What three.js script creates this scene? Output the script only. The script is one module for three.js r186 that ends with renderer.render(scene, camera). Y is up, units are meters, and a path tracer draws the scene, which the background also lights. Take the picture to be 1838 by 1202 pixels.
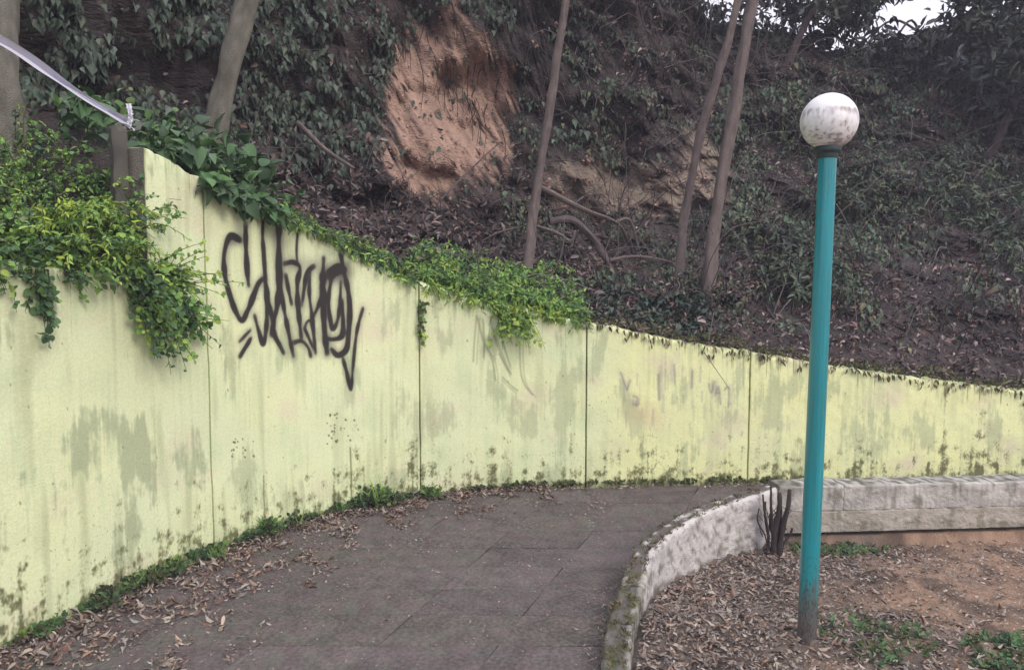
import * as THREE from 'three';
import { mergeGeometries } from 'three/addons/utils/BufferGeometryUtils.js';
import { createNoise2D, createNoise3D } from 'simplex-noise';

// ---------------------------------------------------------------- camera, sky, sun, exposure
const scene = new THREE.Scene();
const camera = new THREE.PerspectiveCamera(46.46, 1838 / 1202, 0.05, 900);
camera.position.set(0, 1.6, 0);
camera.rotation.set(-4.5 * Math.PI / 180, 0, 0);

const renderer = new THREE.WebGLRenderer({ antialias: true });
renderer.toneMapping = THREE.LinearToneMapping;
renderer.toneMappingExposure = 1.68;
renderer.shadowMap.enabled = true;

{ // overcast sky: one even cloud sheet, brighter towards the zenith, with soft cloud structure
  const W = 512, H = 256, d = new Float32Array(W * H * 4), n3 = createNoise3D(mulberry(5));
  for (let j = 0; j < H; j++) for (let i = 0; i < W; i++) {
    const el = ((j + 0.5) / H - 0.5) * Math.PI, az = ((i + 0.5) / W - 0.5) * 2 * Math.PI;
    const x = Math.cos(az) * Math.cos(el), y = Math.sin(el), z = Math.sin(az) * Math.cos(el);
    const c = 1 + 0.10 * n3(x * 2, y * 4, z * 2) + 0.05 * n3(x * 6, y * 10, z * 6);
    const L = (1 + 1.3 * Math.max(0, y)) / 2.3 * 1.25 * c, o = (j * W + i) * 4;
    d[o] = L * 0.97; d[o + 1] = L * 0.96; d[o + 2] = L * 1.07; d[o + 3] = 1;
  }
  const t = new THREE.DataTexture(d, W, H, THREE.RGBAFormat, THREE.FloatType);
  t.mapping = THREE.EquirectangularReflectionMapping; t.magFilter = THREE.LinearFilter; t.needsUpdate = true;
  scene.background = t; scene.environment = t;
}
const sun = new THREE.DirectionalLight(0xfff3e2, 1.2);
sun.position.set(8.5, 8.6, 5.5); sun.target.position.set(0, 0, -4);
sun.castShadow = true; sun.shadow.radius = 45; sun.shadow.mapSize.set(2048, 2048);
Object.assign(sun.shadow.camera, { left: -14, right: 14, top: 14, bottom: -14, near: 0.5, far: 50 });
scene.add(sun, sun.target);
scene.fog = new THREE.FogExp2(0xccccdd, 0.0052); // damp winter air under the trees

// ---------------------------------------------------------------- helpers
function mulberry(a) { return () => { a = (a + 0x6d2b79f5) | 0; let t = Math.imul(a ^ (a >>> 15), 1 | a); t = (t + Math.imul(t ^ (t >>> 7), 61 | t)) ^ t; return ((t ^ (t >>> 14)) >>> 0) / 4294967296; }; }
const R = mulberry(20240611);
const rr = (a, b) => a + (b - a) * R();
const pick = (l) => l[Math.floor(R() * l.length)];
const n2 = createNoise2D(mulberry(11)), n3 = createNoise3D(mulberry(12));
const V = (x, y, z) => new THREE.Vector3(x, y, z);
const clamp = (x, a = 0, b = 1) => Math.min(b, Math.max(a, x));
const sstep = (a, b, x) => { const t = clamp((x - a) / (b - a)); return t * t * (3 - 2 * t); };
const lut = (x, t) => { if (x <= t[0][0]) return t[0][1]; for (let i = 1; i < t.length; i++) if (x <= t[i][0]) { const k = (x - t[i - 1][0]) / (t[i][0] - t[i - 1][0]); return t[i - 1][1] + k * (t[i][1] - t[i - 1][1]); } return t[t.length - 1][1]; };
const fbm = (x, y, o = 4) => { let s = 0, a = 0.5; for (let i = 0; i < o; i++, a *= 0.5, x *= 2.03, y *= 2.03) s += a * n2(x + i * 17, y - i * 9); return s; };
const fbm3 = (x, y, z, o = 4) => { let s = 0, a = 0.5; for (let i = 0; i < o; i++, a *= 0.5, x *= 2.03, y *= 2.03, z *= 2.03) s += a * n3(x + i * 17, y, z - i * 9); return s; };
const mix3 = (a, b, k) => [a[0] + (b[0] - a[0]) * k, a[1] + (b[1] - a[1]) * k, a[2] + (b[2] - a[2]) * k];
const used = {};
const numbered = (n) => { const k = used[n] = (used[n] ?? -1) + 1; return k ? n + '_' + String(k).padStart(3, '0') : n; };
function tag(o, label, category, group, kind) { if (label) o.userData.label = label; if (category) o.userData.category = category; if (group) o.userData.group = group; if (kind) o.userData.kind = kind; return o; }
function mesh(name, geo, mat, parent = scene) { const m = new THREE.Mesh(geo, mat); m.name = parent === scene ? numbered(name) : name; m.castShadow = m.receiveShadow = true; parent.add(m); return m; }
function thing(name, label, category, pos = [0, 0, 0], group) { const g = new THREE.Group(); g.name = numbered(name); g.position.set(...pos); scene.add(g); return tag(g, label, category, group); }
function geoFrom(pos, idx, { uv, color } = {}) {
  const g = new THREE.BufferGeometry(); g.setAttribute('position', new THREE.Float32BufferAttribute(pos, 3));
  if (uv) g.setAttribute('uv', new THREE.Float32BufferAttribute(uv, 2));
  if (color) g.setAttribute('color', new THREE.Float32BufferAttribute(color, 3));
  g.setIndex(idx); g.computeVertexNormals(); return g;
}
function dataTex(w, h, f, srgb = true, repeat = true) { // f(x,y) -> [r,g,b] 0..1
  const d = new Uint8Array(w * h * 4);
  for (let j = 0; j < h; j++) for (let i = 0; i < w; i++) { const c = f(i, j), o = (j * w + i) * 4; d[o] = clamp(c[0]) * 255; d[o + 1] = clamp(c[1]) * 255; d[o + 2] = clamp(c[2]) * 255; d[o + 3] = 255; }
  const t = new THREE.DataTexture(d, w, h); t.magFilter = THREE.LinearFilter; if (repeat) t.wrapS = t.wrapT = THREE.RepeatWrapping;
  if (srgb) t.colorSpace = THREE.SRGBColorSpace; t.needsUpdate = true; return t;
}
const tileNoise = (w, f, seed) => { // tileable noise on a torus-like blend
  const nn = createNoise2D(mulberry(seed));
  return (i, j) => { const x = i / w * f, y = j / w * f, u = i / w, v = j / w;
    return nn(x, y) * (1 - u) * (1 - v) + nn(x - f, y) * u * (1 - v) + nn(x, y - f) * (1 - u) * v + nn(x - f, y - f) * u * v; };
};
// instanced scatter; items: {p, dir (growth), nrm (face), s, sx, c}
const M4 = new THREE.Matrix4(), X = V(), Y = V(), Z = V();
function instanced(name, geo, mat, items, parent = scene) {
  const m = new THREE.InstancedMesh(geo, mat, items.length), col = new THREE.Color();
  items.forEach((it, i) => {
    Y.copy(it.dir).normalize(); X.crossVectors(Y, it.nrm); if (X.lengthSq() < 1e-6) X.set(1, 0, 0).cross(Y); X.normalize(); Z.crossVectors(X, Y).normalize();
    const s = it.s, sx = (it.sx ?? 1) * s;
    M4.makeBasis(X.clone().multiplyScalar(sx), Y.clone().multiplyScalar(s), Z.clone().multiplyScalar(s)); M4.setPosition(it.p); m.setMatrixAt(i, M4);
    m.setColorAt(i, col.setRGB(it.c[0], it.c[1], it.c[2]));
  });
  m.name = parent === scene ? numbered(name) : name; m.castShadow = m.receiveShadow = true; m.frustumCulled = false; parent.add(m); return m;
}
const vary = (c, a = 0.25) => { const k = 1 + rr(-a, a), t = rr(-0.08, 0.08); return [Math.max(0.004, c[0] * (k + t)), Math.max(0.004, c[1] * k), Math.max(0.004, c[2] * (k - t))]; };
const rndDir = () => { let v; do v = V(rr(-1, 1), rr(-1, 1), rr(-1, 1)); while (v.lengthSq() > 1 || v.lengthSq() < 0.01); return v.normalize(); };
// leaf shapes: unit length along +y, face along +z
function leafGeo(outline, fold = 0.12, curl = 0.15) { // outline: half widths at t
  const pos = [], idx = [], n = outline.length; pos.push(0, 0, 0);
  outline.forEach(([t, w]) => { const b = curl * t * t; pos.push(-w, t, fold * w * 2 - b, 0, t, -b, w, t, fold * w * 2 - b); });
  pos.push(0, 1, -curl);
  idx.push(0, 2, 1, 0, 3, 2);
  for (let i = 0; i < n - 1; i++) { const a = 1 + i * 3, b = a + 3; idx.push(a, a + 1, b + 1, a, b + 1, b, a + 1, a + 2, b + 2, a + 1, b + 2, b + 1); }
  const a = 1 + (n - 1) * 3, e = 1 + n * 3; idx.push(a, a + 1, e, a + 1, a + 2, e);
  return geoFrom(pos, idx);
}
const G_ivy = leafGeo([[0.1, 0.25], [0.35, 0.33], [0.62, 0.17]], 0.25, 0.2);
const G_round = leafGeo([[0.2, 0.33], [0.55, 0.42], [0.85, 0.25]], 0.15, 0.15);
const G_lance = leafGeo([[0.25, 0.16], [0.6, 0.15]], 0.3, 0.25);
const G_broad = leafGeo([[0.08, 0.22], [0.22, 0.37], [0.4, 0.41], [0.6, 0.34], [0.8, 0.19], [0.93, 0.08]], 0.3, 0.42);
const G_dead = leafGeo([[0.2, 0.15], [0.55, 0.19], [0.8, 0.1]], 0.55, 0.3);
const G_dead2 = leafGeo([[0.25, 0.13], [0.6, 0.15]], 0.9, -0.35);
const G_blade = leafGeo([[0.35, 0.035], [0.7, 0.028]], 0.3, 0.35);
const leafMat = (o = {}) => new THREE.MeshPhysicalMaterial({ color: 0xffffff, roughness: 0.62, side: THREE.DoubleSide, ...o });
const M_leaf = leafMat({ roughness: 0.55 }), M_green = leafMat({ roughness: 0.9, transmission: 0.3, thickness: 0 }), M_dead = leafMat({ roughness: 0.9 });

function tube(pts, r0, r1, { seg = 24, rad = 8, bump = 0.06, freq = 6, closeEnd = true, flare = 0 } = {}) { // tapered, uneven tube
  const c = new THREE.CatmullRomCurve3(pts, false, 'centripetal'), P = c.getSpacedPoints(seg), pos = [], idx = [], uv = [], L = c.getLength();
  let N = V(0.3, 0.1, 1);
  for (let i = 0; i <= seg; i++) {
    const T = P[Math.min(i + 1, seg)].clone().sub(P[Math.max(0, i - 1)]).normalize(); N.addScaledVector(T, -N.dot(T)).normalize(); const B = T.clone().cross(N), t = i / seg, r = (r0 + (r1 - r0) * t) * (1 + flare * Math.exp(-t * L * 4));
    for (let k = 0; k <= rad; k++) {
      const a = k / rad * Math.PI * 2, q = r * (1 + bump * n3(P[i].x * 3 + Math.cos(a) * 0.7, P[i].y * freq * 0.4, P[i].z * 3 + Math.sin(a) * 0.7));
      pos.push(P[i].x + q * (Math.cos(a) * N.x + Math.sin(a) * B.x), P[i].y + q * (Math.cos(a) * N.y + Math.sin(a) * B.y), P[i].z + q * (Math.cos(a) * N.z + Math.sin(a) * B.z)); uv.push(k / rad * r0 * 6.28, t * L);
    }
  }
  for (let i = 0; i < seg; i++) for (let k = 0; k < rad; k++) { const a = i * (rad + 1) + k, b = a + rad + 1; idx.push(a, a + 1, b, b, a + 1, b + 1); }
  if (closeEnd) { const s = pos.length / 3; pos.push(P[seg].x, P[seg].y, P[seg].z); uv.push(0, L); for (let k = 0; k < rad; k++) idx.push(seg * (rad + 1) + k, seg * (rad + 1) + k + 1, s); }
  return geoFrom(pos, idx, { uv });
}

// ---------------------------------------------------------------- plan of the retaining wall (x, z), arc length s, uphill normal
const plan = [[-4.1, 1.2], [-3.55, 0], [-3.05, -1.2], [-2.62, -2.25], [-2.19, -3.22], [-1.92, -3.92], [-1.69, -4.43], [-1.40, -4.90], [-1.04, -5.28], [-0.66, -5.51], [-0.28, -5.66], [0.15, -5.77], [0.62, -5.83], [1.8, -5.89], [3.9, -5.97], [6.2, -6.05], [8.6, -6.1]];
const wallCurve = new THREE.CatmullRomCurve3(plan.map((p) => V(p[0], 0, p[1])), false, 'centripetal');
const WL = wallCurve.getLength(), WN = 1700, WP = wallCurve.getSpacedPoints(WN);
function wallAt(s) { // {x,z,nx,nz}
  const f = s / WL * WN, i = clamp(Math.floor(f), 0, WN - 1), k = f - i, a = WP[i], b = WP[i + 1];
  const i0 = clamp(i - 14, 0, WN), i1 = clamp(i + 15, 0, WN), dx = WP[i1].x - WP[i0].x, dz = WP[i1].z - WP[i0].z, l = Math.hypot(dx, dz);
  return { x: a.x + (b.x - a.x) * k, z: a.z + (b.z - a.z) * k, nx: dz / l, nz: -dx / l };
}
const topTable = [[0, 1.85], [4.3, 1.70], [4.9, 1.66], [5.69, 1.58], [5.6901, 2.25], [6.15, 2.104], [6.49, 1.998], [6.86, 1.915], [7.09, 1.79], [7.44, 1.63], [7.65, 1.55], [8.1, 1.41], [8.48, 1.335], [8.91, 1.245], [9.54, 1.11], [10.17, 1.005], [10.6, 0.927], [11.27, 0.83], [12.3, 0.70], [14, 0.6], [17, 0.55]];
const wallTop = (s) => lut(s, topTable);

// ---------------------------------------------------------------- ground sheet
const bumpSoil = dataTex(512, 512, (() => { const a = tileNoise(512, 24, 1), b = tileNoise(512, 70, 2), c = tileNoise(512, 160, 3); return (i, j) => { const v = 0.5 + 0.25 * a(i, j) + 0.2 * b(i, j) + 0.15 * c(i, j); return [v, v, v]; }; })(), false);
function bedHeight(x, z) { // soil right of the kerb
  return -0.04 - 0.055 * sstep(-3.35, -3.95, z) - 0.015 * sstep(-4.4, -4.75, z) + 0.02 * fbm(x * 1.3, z * 1.3, 3) + 0.012 * fbm(x * 6, z * 6, 3) + 0.04 * Math.exp(-((x - 0.95) ** 2 + (z + 3.55) ** 2) / 0.12);
}
// kerb outer line and inner line (towards the path)
const kerbOuter = [[0.36, -1.6], [0.41, -2.4], [0.50, -3.15], [0.61, -3.58], [0.75, -3.96], [0.93, -4.2], [1.14, -4.42], [1.44, -4.63], [1.66, -4.76]];
const kerbCurve = new THREE.CatmullRomCurve3(kerbOuter.map((p) => V(p[0], 0, p[1])), false, 'centripetal');
const lowLine = [[1.66, -4.76], [3.4, -4.9], [8.6, -5.2]];
const KP = kerbCurve.getSpacedPoints(200);
function rightEdge(z) { // x where the kerb / low wall begins on the path side, for a given z
  const off = 0.115; let best = 1e9, x = KP[0].x - off;
  if (z > KP[0].z) return KP[0].x - off;
  for (let i = 0; i <= 200; i++) { const a = KP[Math.max(0, i - 1)], b = KP[Math.min(200, i + 1)], l = Math.hypot(b.x - a.x, b.z - a.z), nx = (b.z - a.z) / l, nz = -(b.x - a.x) / l, px = KP[i].x + nx * off, pz = KP[i].z + nz * off, d = Math.abs(pz - z); if (d < best) { best = d; x = px; } }
  if (z < KP[200].z - 0.14) return Math.max(x, 8.6);
  return x;
}
const isBed = (x, z) => { // right of the kerb or in front of the low wall
  if (z > -1.6) return x > 0.36; if (x > 1.66) return z > lut(x, lowLine); for (let i = 0; i < 200; i++) { const a = KP[i], b = KP[i + 1]; if ((a.z - z) * (b.z - z) <= 0) return x > a.x; } return false;
};
{
  const ax = [], az = [];
  const fill = (arr, a, b, st) => { for (let v = a; v < b - 1e-6; v += st) arr.push(v); };
  for (const v of [-400, -150, -60, -30, -15, -9]) ax.push(v); fill(ax, -6, 0.2, 0.4); fill(ax, 0.2, 4.6, 0.035); fill(ax, 4.6, 9, 0.3); for (const v of [9, 15, 30, 60, 150, 400]) ax.push(v);
  for (const v of [-400, -150, -60, -30, -15, -9]) az.push(v); fill(az, -6.4, -5.2, 0.3); fill(az, -5.2, -2, 0.035); fill(az, -2, 6, 0.4); for (const v of [6, 15, 30, 60, 150, 400]) az.push(v);
  const pos = [], col = [], uv = [], idx = [], nx = ax.length;
  const litter = [0.15, 0.12, 0.1], red = [0.29, 0.19, 0.13], dark = [0.05, 0.042, 0.034];
  for (const z of az) for (const x of ax) {
    const inside = x > -1 && x < 9 && z > -5.3 && z < 1 && isBed(x, z);
    pos.push(x, inside ? bedHeight(x, z) : (Math.hypot(x, z) < 14 ? -0.05 : -0.05 + 0.4 * fbm(x * 0.03, z * 0.03)), z); uv.push(x, z);
    const k = sstep(-0.15, 0.2, (x - 1.75 + 0.3 * (z + 4.1)) * 0.42 - 0.05 + 0.35 * fbm(x * 1.1, z * 1.1, 4)), m = sstep(0.05, 0.4, fbm(x * 2.3 + 9, z * 2.3, 4));
    let c = mix3(litter, red, k); c = mix3(c, dark, m * 0.7); const f = 1 + 0.5 * fbm(x * 9, z * 9, 3); col.push(c[0] * f, c[1] * f, c[2] * f);
  }
  for (let j = 0; j < az.length - 1; j++) for (let i = 0; i < nx - 1; i++) { const a = j * nx + i, b = a + nx; idx.push(a, b, a + 1, a + 1, b, b + 1); }
  const t = bumpSoil.clone(); t.repeat.set(2.2, 2.2);
  tag(mesh('ground', geoFrom(pos, idx, { uv, color: col }), new THREE.MeshStandardMaterial({ vertexColors: true, roughness: 0.95, bumpMap: t, bumpScale: 0.012 })), 'bare brown soil bed strewn with dead leaves beside the path', 'ground', null, 'structure');
}

// ---------------------------------------------------------------- path of concrete slabs
{
  const path = tag(new THREE.Group(), 'grey concrete slab path curving right along the yellow wall', 'path', null, 'structure'); path.name = 'path'; scene.add(path);
  const na = tileNoise(1024, 8, 21), nb = tileNoise(1024, 40, 22), nc = tileNoise(1024, 170, 23), nd = tileNoise(1024, 330, 24);
  const map = dataTex(1024, 1024, (i, j) => { const v = 0.385 + 0.05 * na(i, j) + 0.075 * nb(i, j) + 0.13 * nc(i, j) + 0.08 * nd(i, j), g = 0.02 * na((i + 300) % 1024, (j + 500) % 1024); const pit = nc((i * 3) % 1024, (j * 3) % 1024) > 0.62 ? -0.07 : 0; return [v * 1.03 + pit - g, v * 0.95 + pit + g * 0.5, v * 0.94 + pit - g * 0.4]; });
  const bm = dataTex(1024, 1024, (i, j) => { const v = 0.5 + 0.2 * nb(i, j) + 0.2 * nc(i, j) + 0.25 * nd(i, j); return [v, v, v]; }, false);
  const mats = [0.88, 0.97, 1.04, 0.93].map((k, i) => new THREE.MeshStandardMaterial({ map, bumpMap: bm, bumpScale: 0.014, roughness: 0.85, color: new THREE.Color(k * 1.0, k * (i === 3 ? 1.02 : 0.985), k * (i === 3 ? 0.97 : 1)) }));
  // mortar bed below the slabs
  const bed = []; const rows = []; for (let z = -2.05; z > -5.9; z -= 0.3) rows.push(z);
  const leftEdge = (z) => { let x = -9; for (let i = 0; i < WN; i++) { const a = WP[i], b = WP[i + 1]; if ((a.z - z) * (b.z - z) <= 0) { x = a.x; break; } } if (x < -8) x = 1.0; return x + 0.03; };
  const clip = (poly, nx, nz, c) => { const out = []; poly.forEach((p, i) => { const q = poly[(i + 1) % poly.length], dp = p[0] * nx + p[1] * nz - c, dq = q[0] * nx + q[1] * nz - c; if (dp >= 0) out.push(p); if (dp * dq < 0) { const k = dp / (dp - dq); out.push([p[0] + (q[0] - p[0]) * k, p[1] + (q[1] - p[1]) * k]); } }); return out; };
  const col = (k, z) => -0.08 + k * 0.52 + (-z - 3.2) * 0.375;
  const halfplane = (p, a, b) => { const nx = b[1] - a[1], nz = -(b[0] - a[0]); return clip(p, nx, nz, a[0] * nx + a[1] * nz); };
  for (let r = 0; r < rows.length; r++) {
    const z0 = rows[r], z1 = Math.max(rows[r] - 0.3, -5.93); if (z1 >= z0 - 0.02) continue;
    for (let k = -9; k < 18; k++) {
      const g = 0.0005 + 0.0013 * R(), j = () => rr(-0.004, 0.004);
      let p = [[col(k, z0) + g + j(), z0 - g + j()], [col(k, z1) + g + j(), z1 + g + j()], [col(k + 1, z1) - g + j(), z1 + g + j()], [col(k + 1, z0) - g + j(), z0 - g + j()]];
      const l0 = leftEdge(z0), l1 = leftEdge(z1), e0 = rightEdge(z0), e1 = rightEdge(z1);
      if (e0 < 8) { p = halfplane(p, [e0, z0], [e1 > 8 ? e0 + 0.3 : e1, z1]); }
      p = halfplane(p, [l1, z1], [l0, z0]);
      if (p.length < 3) continue;
      const cx = p.reduce((s, q) => s + q[0], 0) / p.length, cz = p.reduce((s, q) => s + q[1], 0) / p.length;
      if (cx > 9 || cx < -4) continue;
      const far = cx > 2.4, h = rr(-0.0018, 0.0018), tx = rr(-0.006, 0.006), tz = rr(-0.006, 0.006), pos = [], uv = [], idx = [], n = p.length, ou = rr(0, 3), ov = rr(0, 3);
      const yy = (q) => h + tx * (q[0] - cx) + tz * (q[1] - cz);
      for (const q of p) { const ix = cx + (q[0] - cx) * 0.992, iz = cz + (q[1] - cz) * 0.985; pos.push(ix, yy(q), iz); uv.push(ix / 1.4 + ou, iz / 1.4 + ov); }
      for (const q of p) { pos.push(q[0], yy(q) - 0.0022, q[1]); uv.push(q[0] / 1.4 + ou, q[1] / 1.4 + ov); }
      for (const q of p) { pos.push(q[0], -0.045, q[1]); uv.push(q[0] / 1.4 + ou, q[1] / 1.4 + ov + 0.02); }
      for (let i = 1; i < n - 1; i++) idx.push(0, i + 1, i);
      for (let L = 0; L < 2; L++) for (let i = 0; i < n; i++) { const a = L * n + i, b = L * n + (i + 1) % n; idx.push(a, b, a + n, b, b + n, a + n); }
      let ge = geoFrom(pos, idx, { uv }).toNonIndexed(); ge.computeVertexNormals();
      // orient upwards
      if (ge.attributes.normal.getY(0) < 0) { idx.reverse(); ge = geoFrom(pos, idx, { uv }).toNonIndexed(); ge.computeVertexNormals(); }
      mesh('slab', ge, pick(mats), path);
    }
  }
}

// ---------------------------------------------------------------- painted retaining wall
const graffiti = [[0.035, 6.324, 1.795, 6.255, 1.815, 6.207, 1.719, 6.208, 1.593, 6.238, 1.474, 6.275, 1.381, 6.319, 1.324, 6.368, 1.387, 6.418, 1.479, 6.456, 1.545, 6.486, 1.569], [0.034, 6.367, 1.889, 6.364, 1.778, 6.371, 1.639, 6.379, 1.527], [0.028, 6.504, 1.972, 6.494, 1.83, 6.5, 1.64, 6.507, 1.497, 6.509, 1.352, 6.5, 1.247, 6.479, 1.171, 6.446, 1.25, 6.414, 1.352], [0.03, 6.498, 1.573, 6.523, 1.439, 6.549, 1.312, 6.564, 1.223, 6.599, 1.162, 6.633, 1.1], [0.04, 6.619, 1.893, 6.608, 1.689, 6.603, 1.514, 6.587, 1.398, 6.561, 1.311, 6.547, 1.224], [0.03, 6.613, 1.66, 6.63, 1.436, 6.661, 1.277, 6.682, 1.176, 6.704, 1.074], [0.034, 6.648, 1.661, 6.719, 1.671, 6.766, 1.642, 6.746, 1.542, 6.748, 1.392, 6.757, 1.272, 6.766, 1.18], [0.025, 6.658, 1.592, 6.679, 1.494, 6.7, 1.404], [0.017, 6.754, 1.86, 6.745, 1.741, 6.749, 1.662], [0.028, 6.873, 1.648, 6.825, 1.612, 6.798, 1.512, 6.777, 1.391], [0.028, 6.842, 1.612, 6.833, 1.471, 6.853, 1.308, 6.862, 1.184, 6.872, 1.081], [0.026, 6.706, 1.164, 6.766, 1.17, 6.813, 1.126, 6.835, 1.063], [0.02, 6.792, 1.25, 6.811, 1.289, 6.835, 1.298, 6.857, 1.226], [0.022, 6.792, 1.25, 6.826, 1.176, 6.86, 1.102], [0.032, 6.946, 1.704, 6.937, 1.571, 6.916, 1.428, 6.853, 1.308], [0.05, 6.938, 1.592, 6.939, 1.386, 6.947, 1.2, 6.962, 1.074], [0.036, 7.003, 1.592, 7.087, 1.612, 7.116, 1.539, 7.137, 1.381, 7.127, 1.211, 7.101, 1.085, 7.04, 1.058, 6.993, 1.103], [0.028, 7.003, 1.571, 6.976, 1.427, 6.991, 1.291, 7.008, 1.233, 7.045, 1.289, 7.066, 1.435, 7.074, 1.55], [0.038, 7.072, 1.424, 7.087, 1.277, 7.073, 1.182, 6.994, 1.166, 6.959, 1.179], [0.075, 6.991, 1.592, 7.052, 1.633, 7.099, 1.623], [0.036, 7.078, 1.737, 7.099, 1.592], [0.024, 7.076, 1.045, 7.11, 0.925, 7.138, 0.815, 7.153, 0.953, 7.173, 1.113, 7.2, 1.251, 7.237, 1.367], [0.022, 6.297, 1.199, 6.382, 1.264], [0.024, 6.3, 1.11, 6.386, 1.216]];
const faint = [[8.081, 1.293, 8.062, 1.098, 8.056, 0.96], [8.081, 1.293, 8.122, 1.108, 8.187, 1.013], [8.128, 1.269, 8.139, 1.119, 8.133, 0.992], [8.187, 1.28, 8.211, 1.152, 8.288, 0.976, 8.342, 0.857], [8.187, 1.013, 8.216, 0.896, 8.222, 0.814], [8.252, 1.012, 8.312, 0.893, 8.324, 0.881], [8.3, 1.278, 8.324, 1.138, 8.348, 1.091], [8.276, 0.836, 8.336, 0.775, 8.39, 0.732], [8.408, 1.125, 8.408, 0.914, 8.432, 0.784, 8.505, 0.698], [8.187, 1.268, 8.169, 1.06], [8.276, 1.104, 8.336, 0.916]];
const faint2 = [[9.177, 0.855, 9.227, 0.722], [9.25, 0.794, 9.227, 0.722], [9.466, 0.835, 9.475, 0.648], [9.585, 0.912, 9.594, 0.768], [9.725, 0.863, 9.721, 0.731], [9.853, 0.766, 9.868, 0.658, 9.895, 0.784], [9.904, 0.669, 9.926, 0.79, 9.948, 0.609], [9.909, 0.694, 9.94, 0.693], [9.976, 0.717, 10.011, 0.778, 10.009, 0.584], [9.275, 0.674, 9.311, 0.674, 9.325, 0.601, 9.276, 0.614], [9.3, 0.638, 9.306, 0.589]];
function wallTexture(s0, s1, h1, W, H) { // colour of paint, stains, moss and spray paint over s0..s1 x 0..h1
  const cv = document.createElement('canvas'); cv.width = W; cv.height = H; const g = cv.getContext('2d'), im = g.createImageData(W, H), d = im.data;
  const drip = []; for (let i = 0; i < W; i++) { const s = s0 + (s1 - s0) * i / W; drip.push([fbm(s * 4, 3, 3), n2(s * 22, 7), n2(s * 60, 1), fbm(s * 1.3, 40, 2), n2(s * 9, 77)]); }
  const pale = [217, 226, 185], warm = [232, 235, 176], green = [196, 212, 168], rose = [218, 208, 180];
  for (let j = 0; j < H; j++) {
    const h = h1 * (1 - j / H);
    for (let i = 0; i < W; i++) {
      const s = s0 + (s1 - s0) * i / W, q = drip[i], o = (j * W + i) * 4;
      const big = fbm(s * 0.9, h * 0.9, 3), mid = fbm(s * 3 + 5, h * 2.2, 3), fine = n2(s * 45, h * 45), vert = n2(s * 16, h * 1.3) * 0.6 + n2(s * 42, h * 2.2) * 0.4;
      let c = mix3(pale, warm, clamp(sstep(8.6, 9.4, s) * 0.85 + 0.35 * big + (s < 8.9 ? 0.2 : 0)));
      c = mix3(c, green, clamp(0.15 + 0.75 * mid + 0.35 * vert - 0.1) * (s < 8.95 ? 0.8 : 0.35));
      c = mix3(c, rose, clamp(2.2 * (fbm(s * 1.1 + 30, h * 1.6 + 8, 3) - 0.22)) * 0.7);
      // grey-green wash-down streaks: width of columns, uneven length
      const len = 0.35 + 0.8 * clamp(0.5 + q[0]), st = clamp((q[1] * 0.6 + q[2] * 0.4 - 0.18) * 2.2) * clamp(0.4 + fbm(s * 6, h * 2 + 20, 3) * 1.6);
      c = mix3(c, [150, 160, 118], st * 0.18 * clamp(len)); const run = clamp((n2(s * 5.5 + 40, h * 0.5) * 0.6 + n2(s * 13, h * 0.8 + 9) * 0.5 + fbm(s * 2, h * 1.2 + 70, 3) * 0.6 - 0.2) * 1.6); c = mix3(c, [182, 190, 148], run * (s < 7.6 ? 0.62 : 0.4));
      // bare grey-green weathering patches low on the near panels
      const pt = sstep(0.05, 0.36, fbm(s * 2.1 + 60, h * 1.1 + 4, 5) + 0.22 * vert + 0.06 * n2(s * 30, h * 14) - Math.abs(h - 0.45) * 0.25); c = mix3(c, [164, 174, 138], pt * (s < 6.2 ? 0.75 : 0.5));
      // moss and splash dirt with a ragged, speckled upper edge
      const m = fbm(s * 7, h * 7 + 3, 4) + 0.35 * n2(s * 55, h * 30) * 0.6 + 0.3 * q[1] - h * (2.3 + 1.2 * q[4]) + 0.27 + 0.4 * q[3]; c = mix3(c, [122, 124, 88], sstep(-0.15, 0.5, m) * 0.55); c = mix3(c, [84, 86, 54], sstep(0.2, 0.7, m) * 0.7);
      const sp = n2(s * 34 + 3, h * 20) * 0.6 + n2(s * 90, h * 60) * 0.4 - 0.58 - h * 0.25 + 0.25 * fbm(s * 1.5, h * 1.5 + 44, 2); c = mix3(c, [96, 92, 66], clamp(sp * 4) * 0.6);
      // rain-washed black algae hanging from the top edge in tongues
      const dt = wallTop(s + 0.004) - h, al = q[1] * 0.5 + q[2] * 0.35 + fbm(s * 9, h * 3, 3) * 0.5 - dt * (3.6 + 2 * q[4]) + 0.05; c = mix3(c, [122, 122, 84], sstep(0, 0.6, al) * (s > 8.8 ? 0.7 : 0.4));
      const k = 1 + 0.025 * fine + 0.02 * n2(s * 140, h * 140); d[o] = c[0] * k; d[o + 1] = c[1] * k; d[o + 2] = c[2] * k; d[o + 3] = 255;
    }
  }
  g.putImageData(im, 0, 0);
  const px = (s) => (s - s0) / (s1 - s0) * W, py = (h) => (1 - h / h1) * H, sc = W / (s1 - s0);
  g.lineCap = 'round'; g.lineJoin = 'round';
  const layers = new Map(), layer = (b) => { if (!layers.has(b)) { const k = document.createElement('canvas'); k.width = W; k.height = H; const q = k.getContext('2d'); q.lineCap = q.lineJoin = 'round'; layers.set(b, [k, q]); } return layers.get(b)[1]; };
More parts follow.
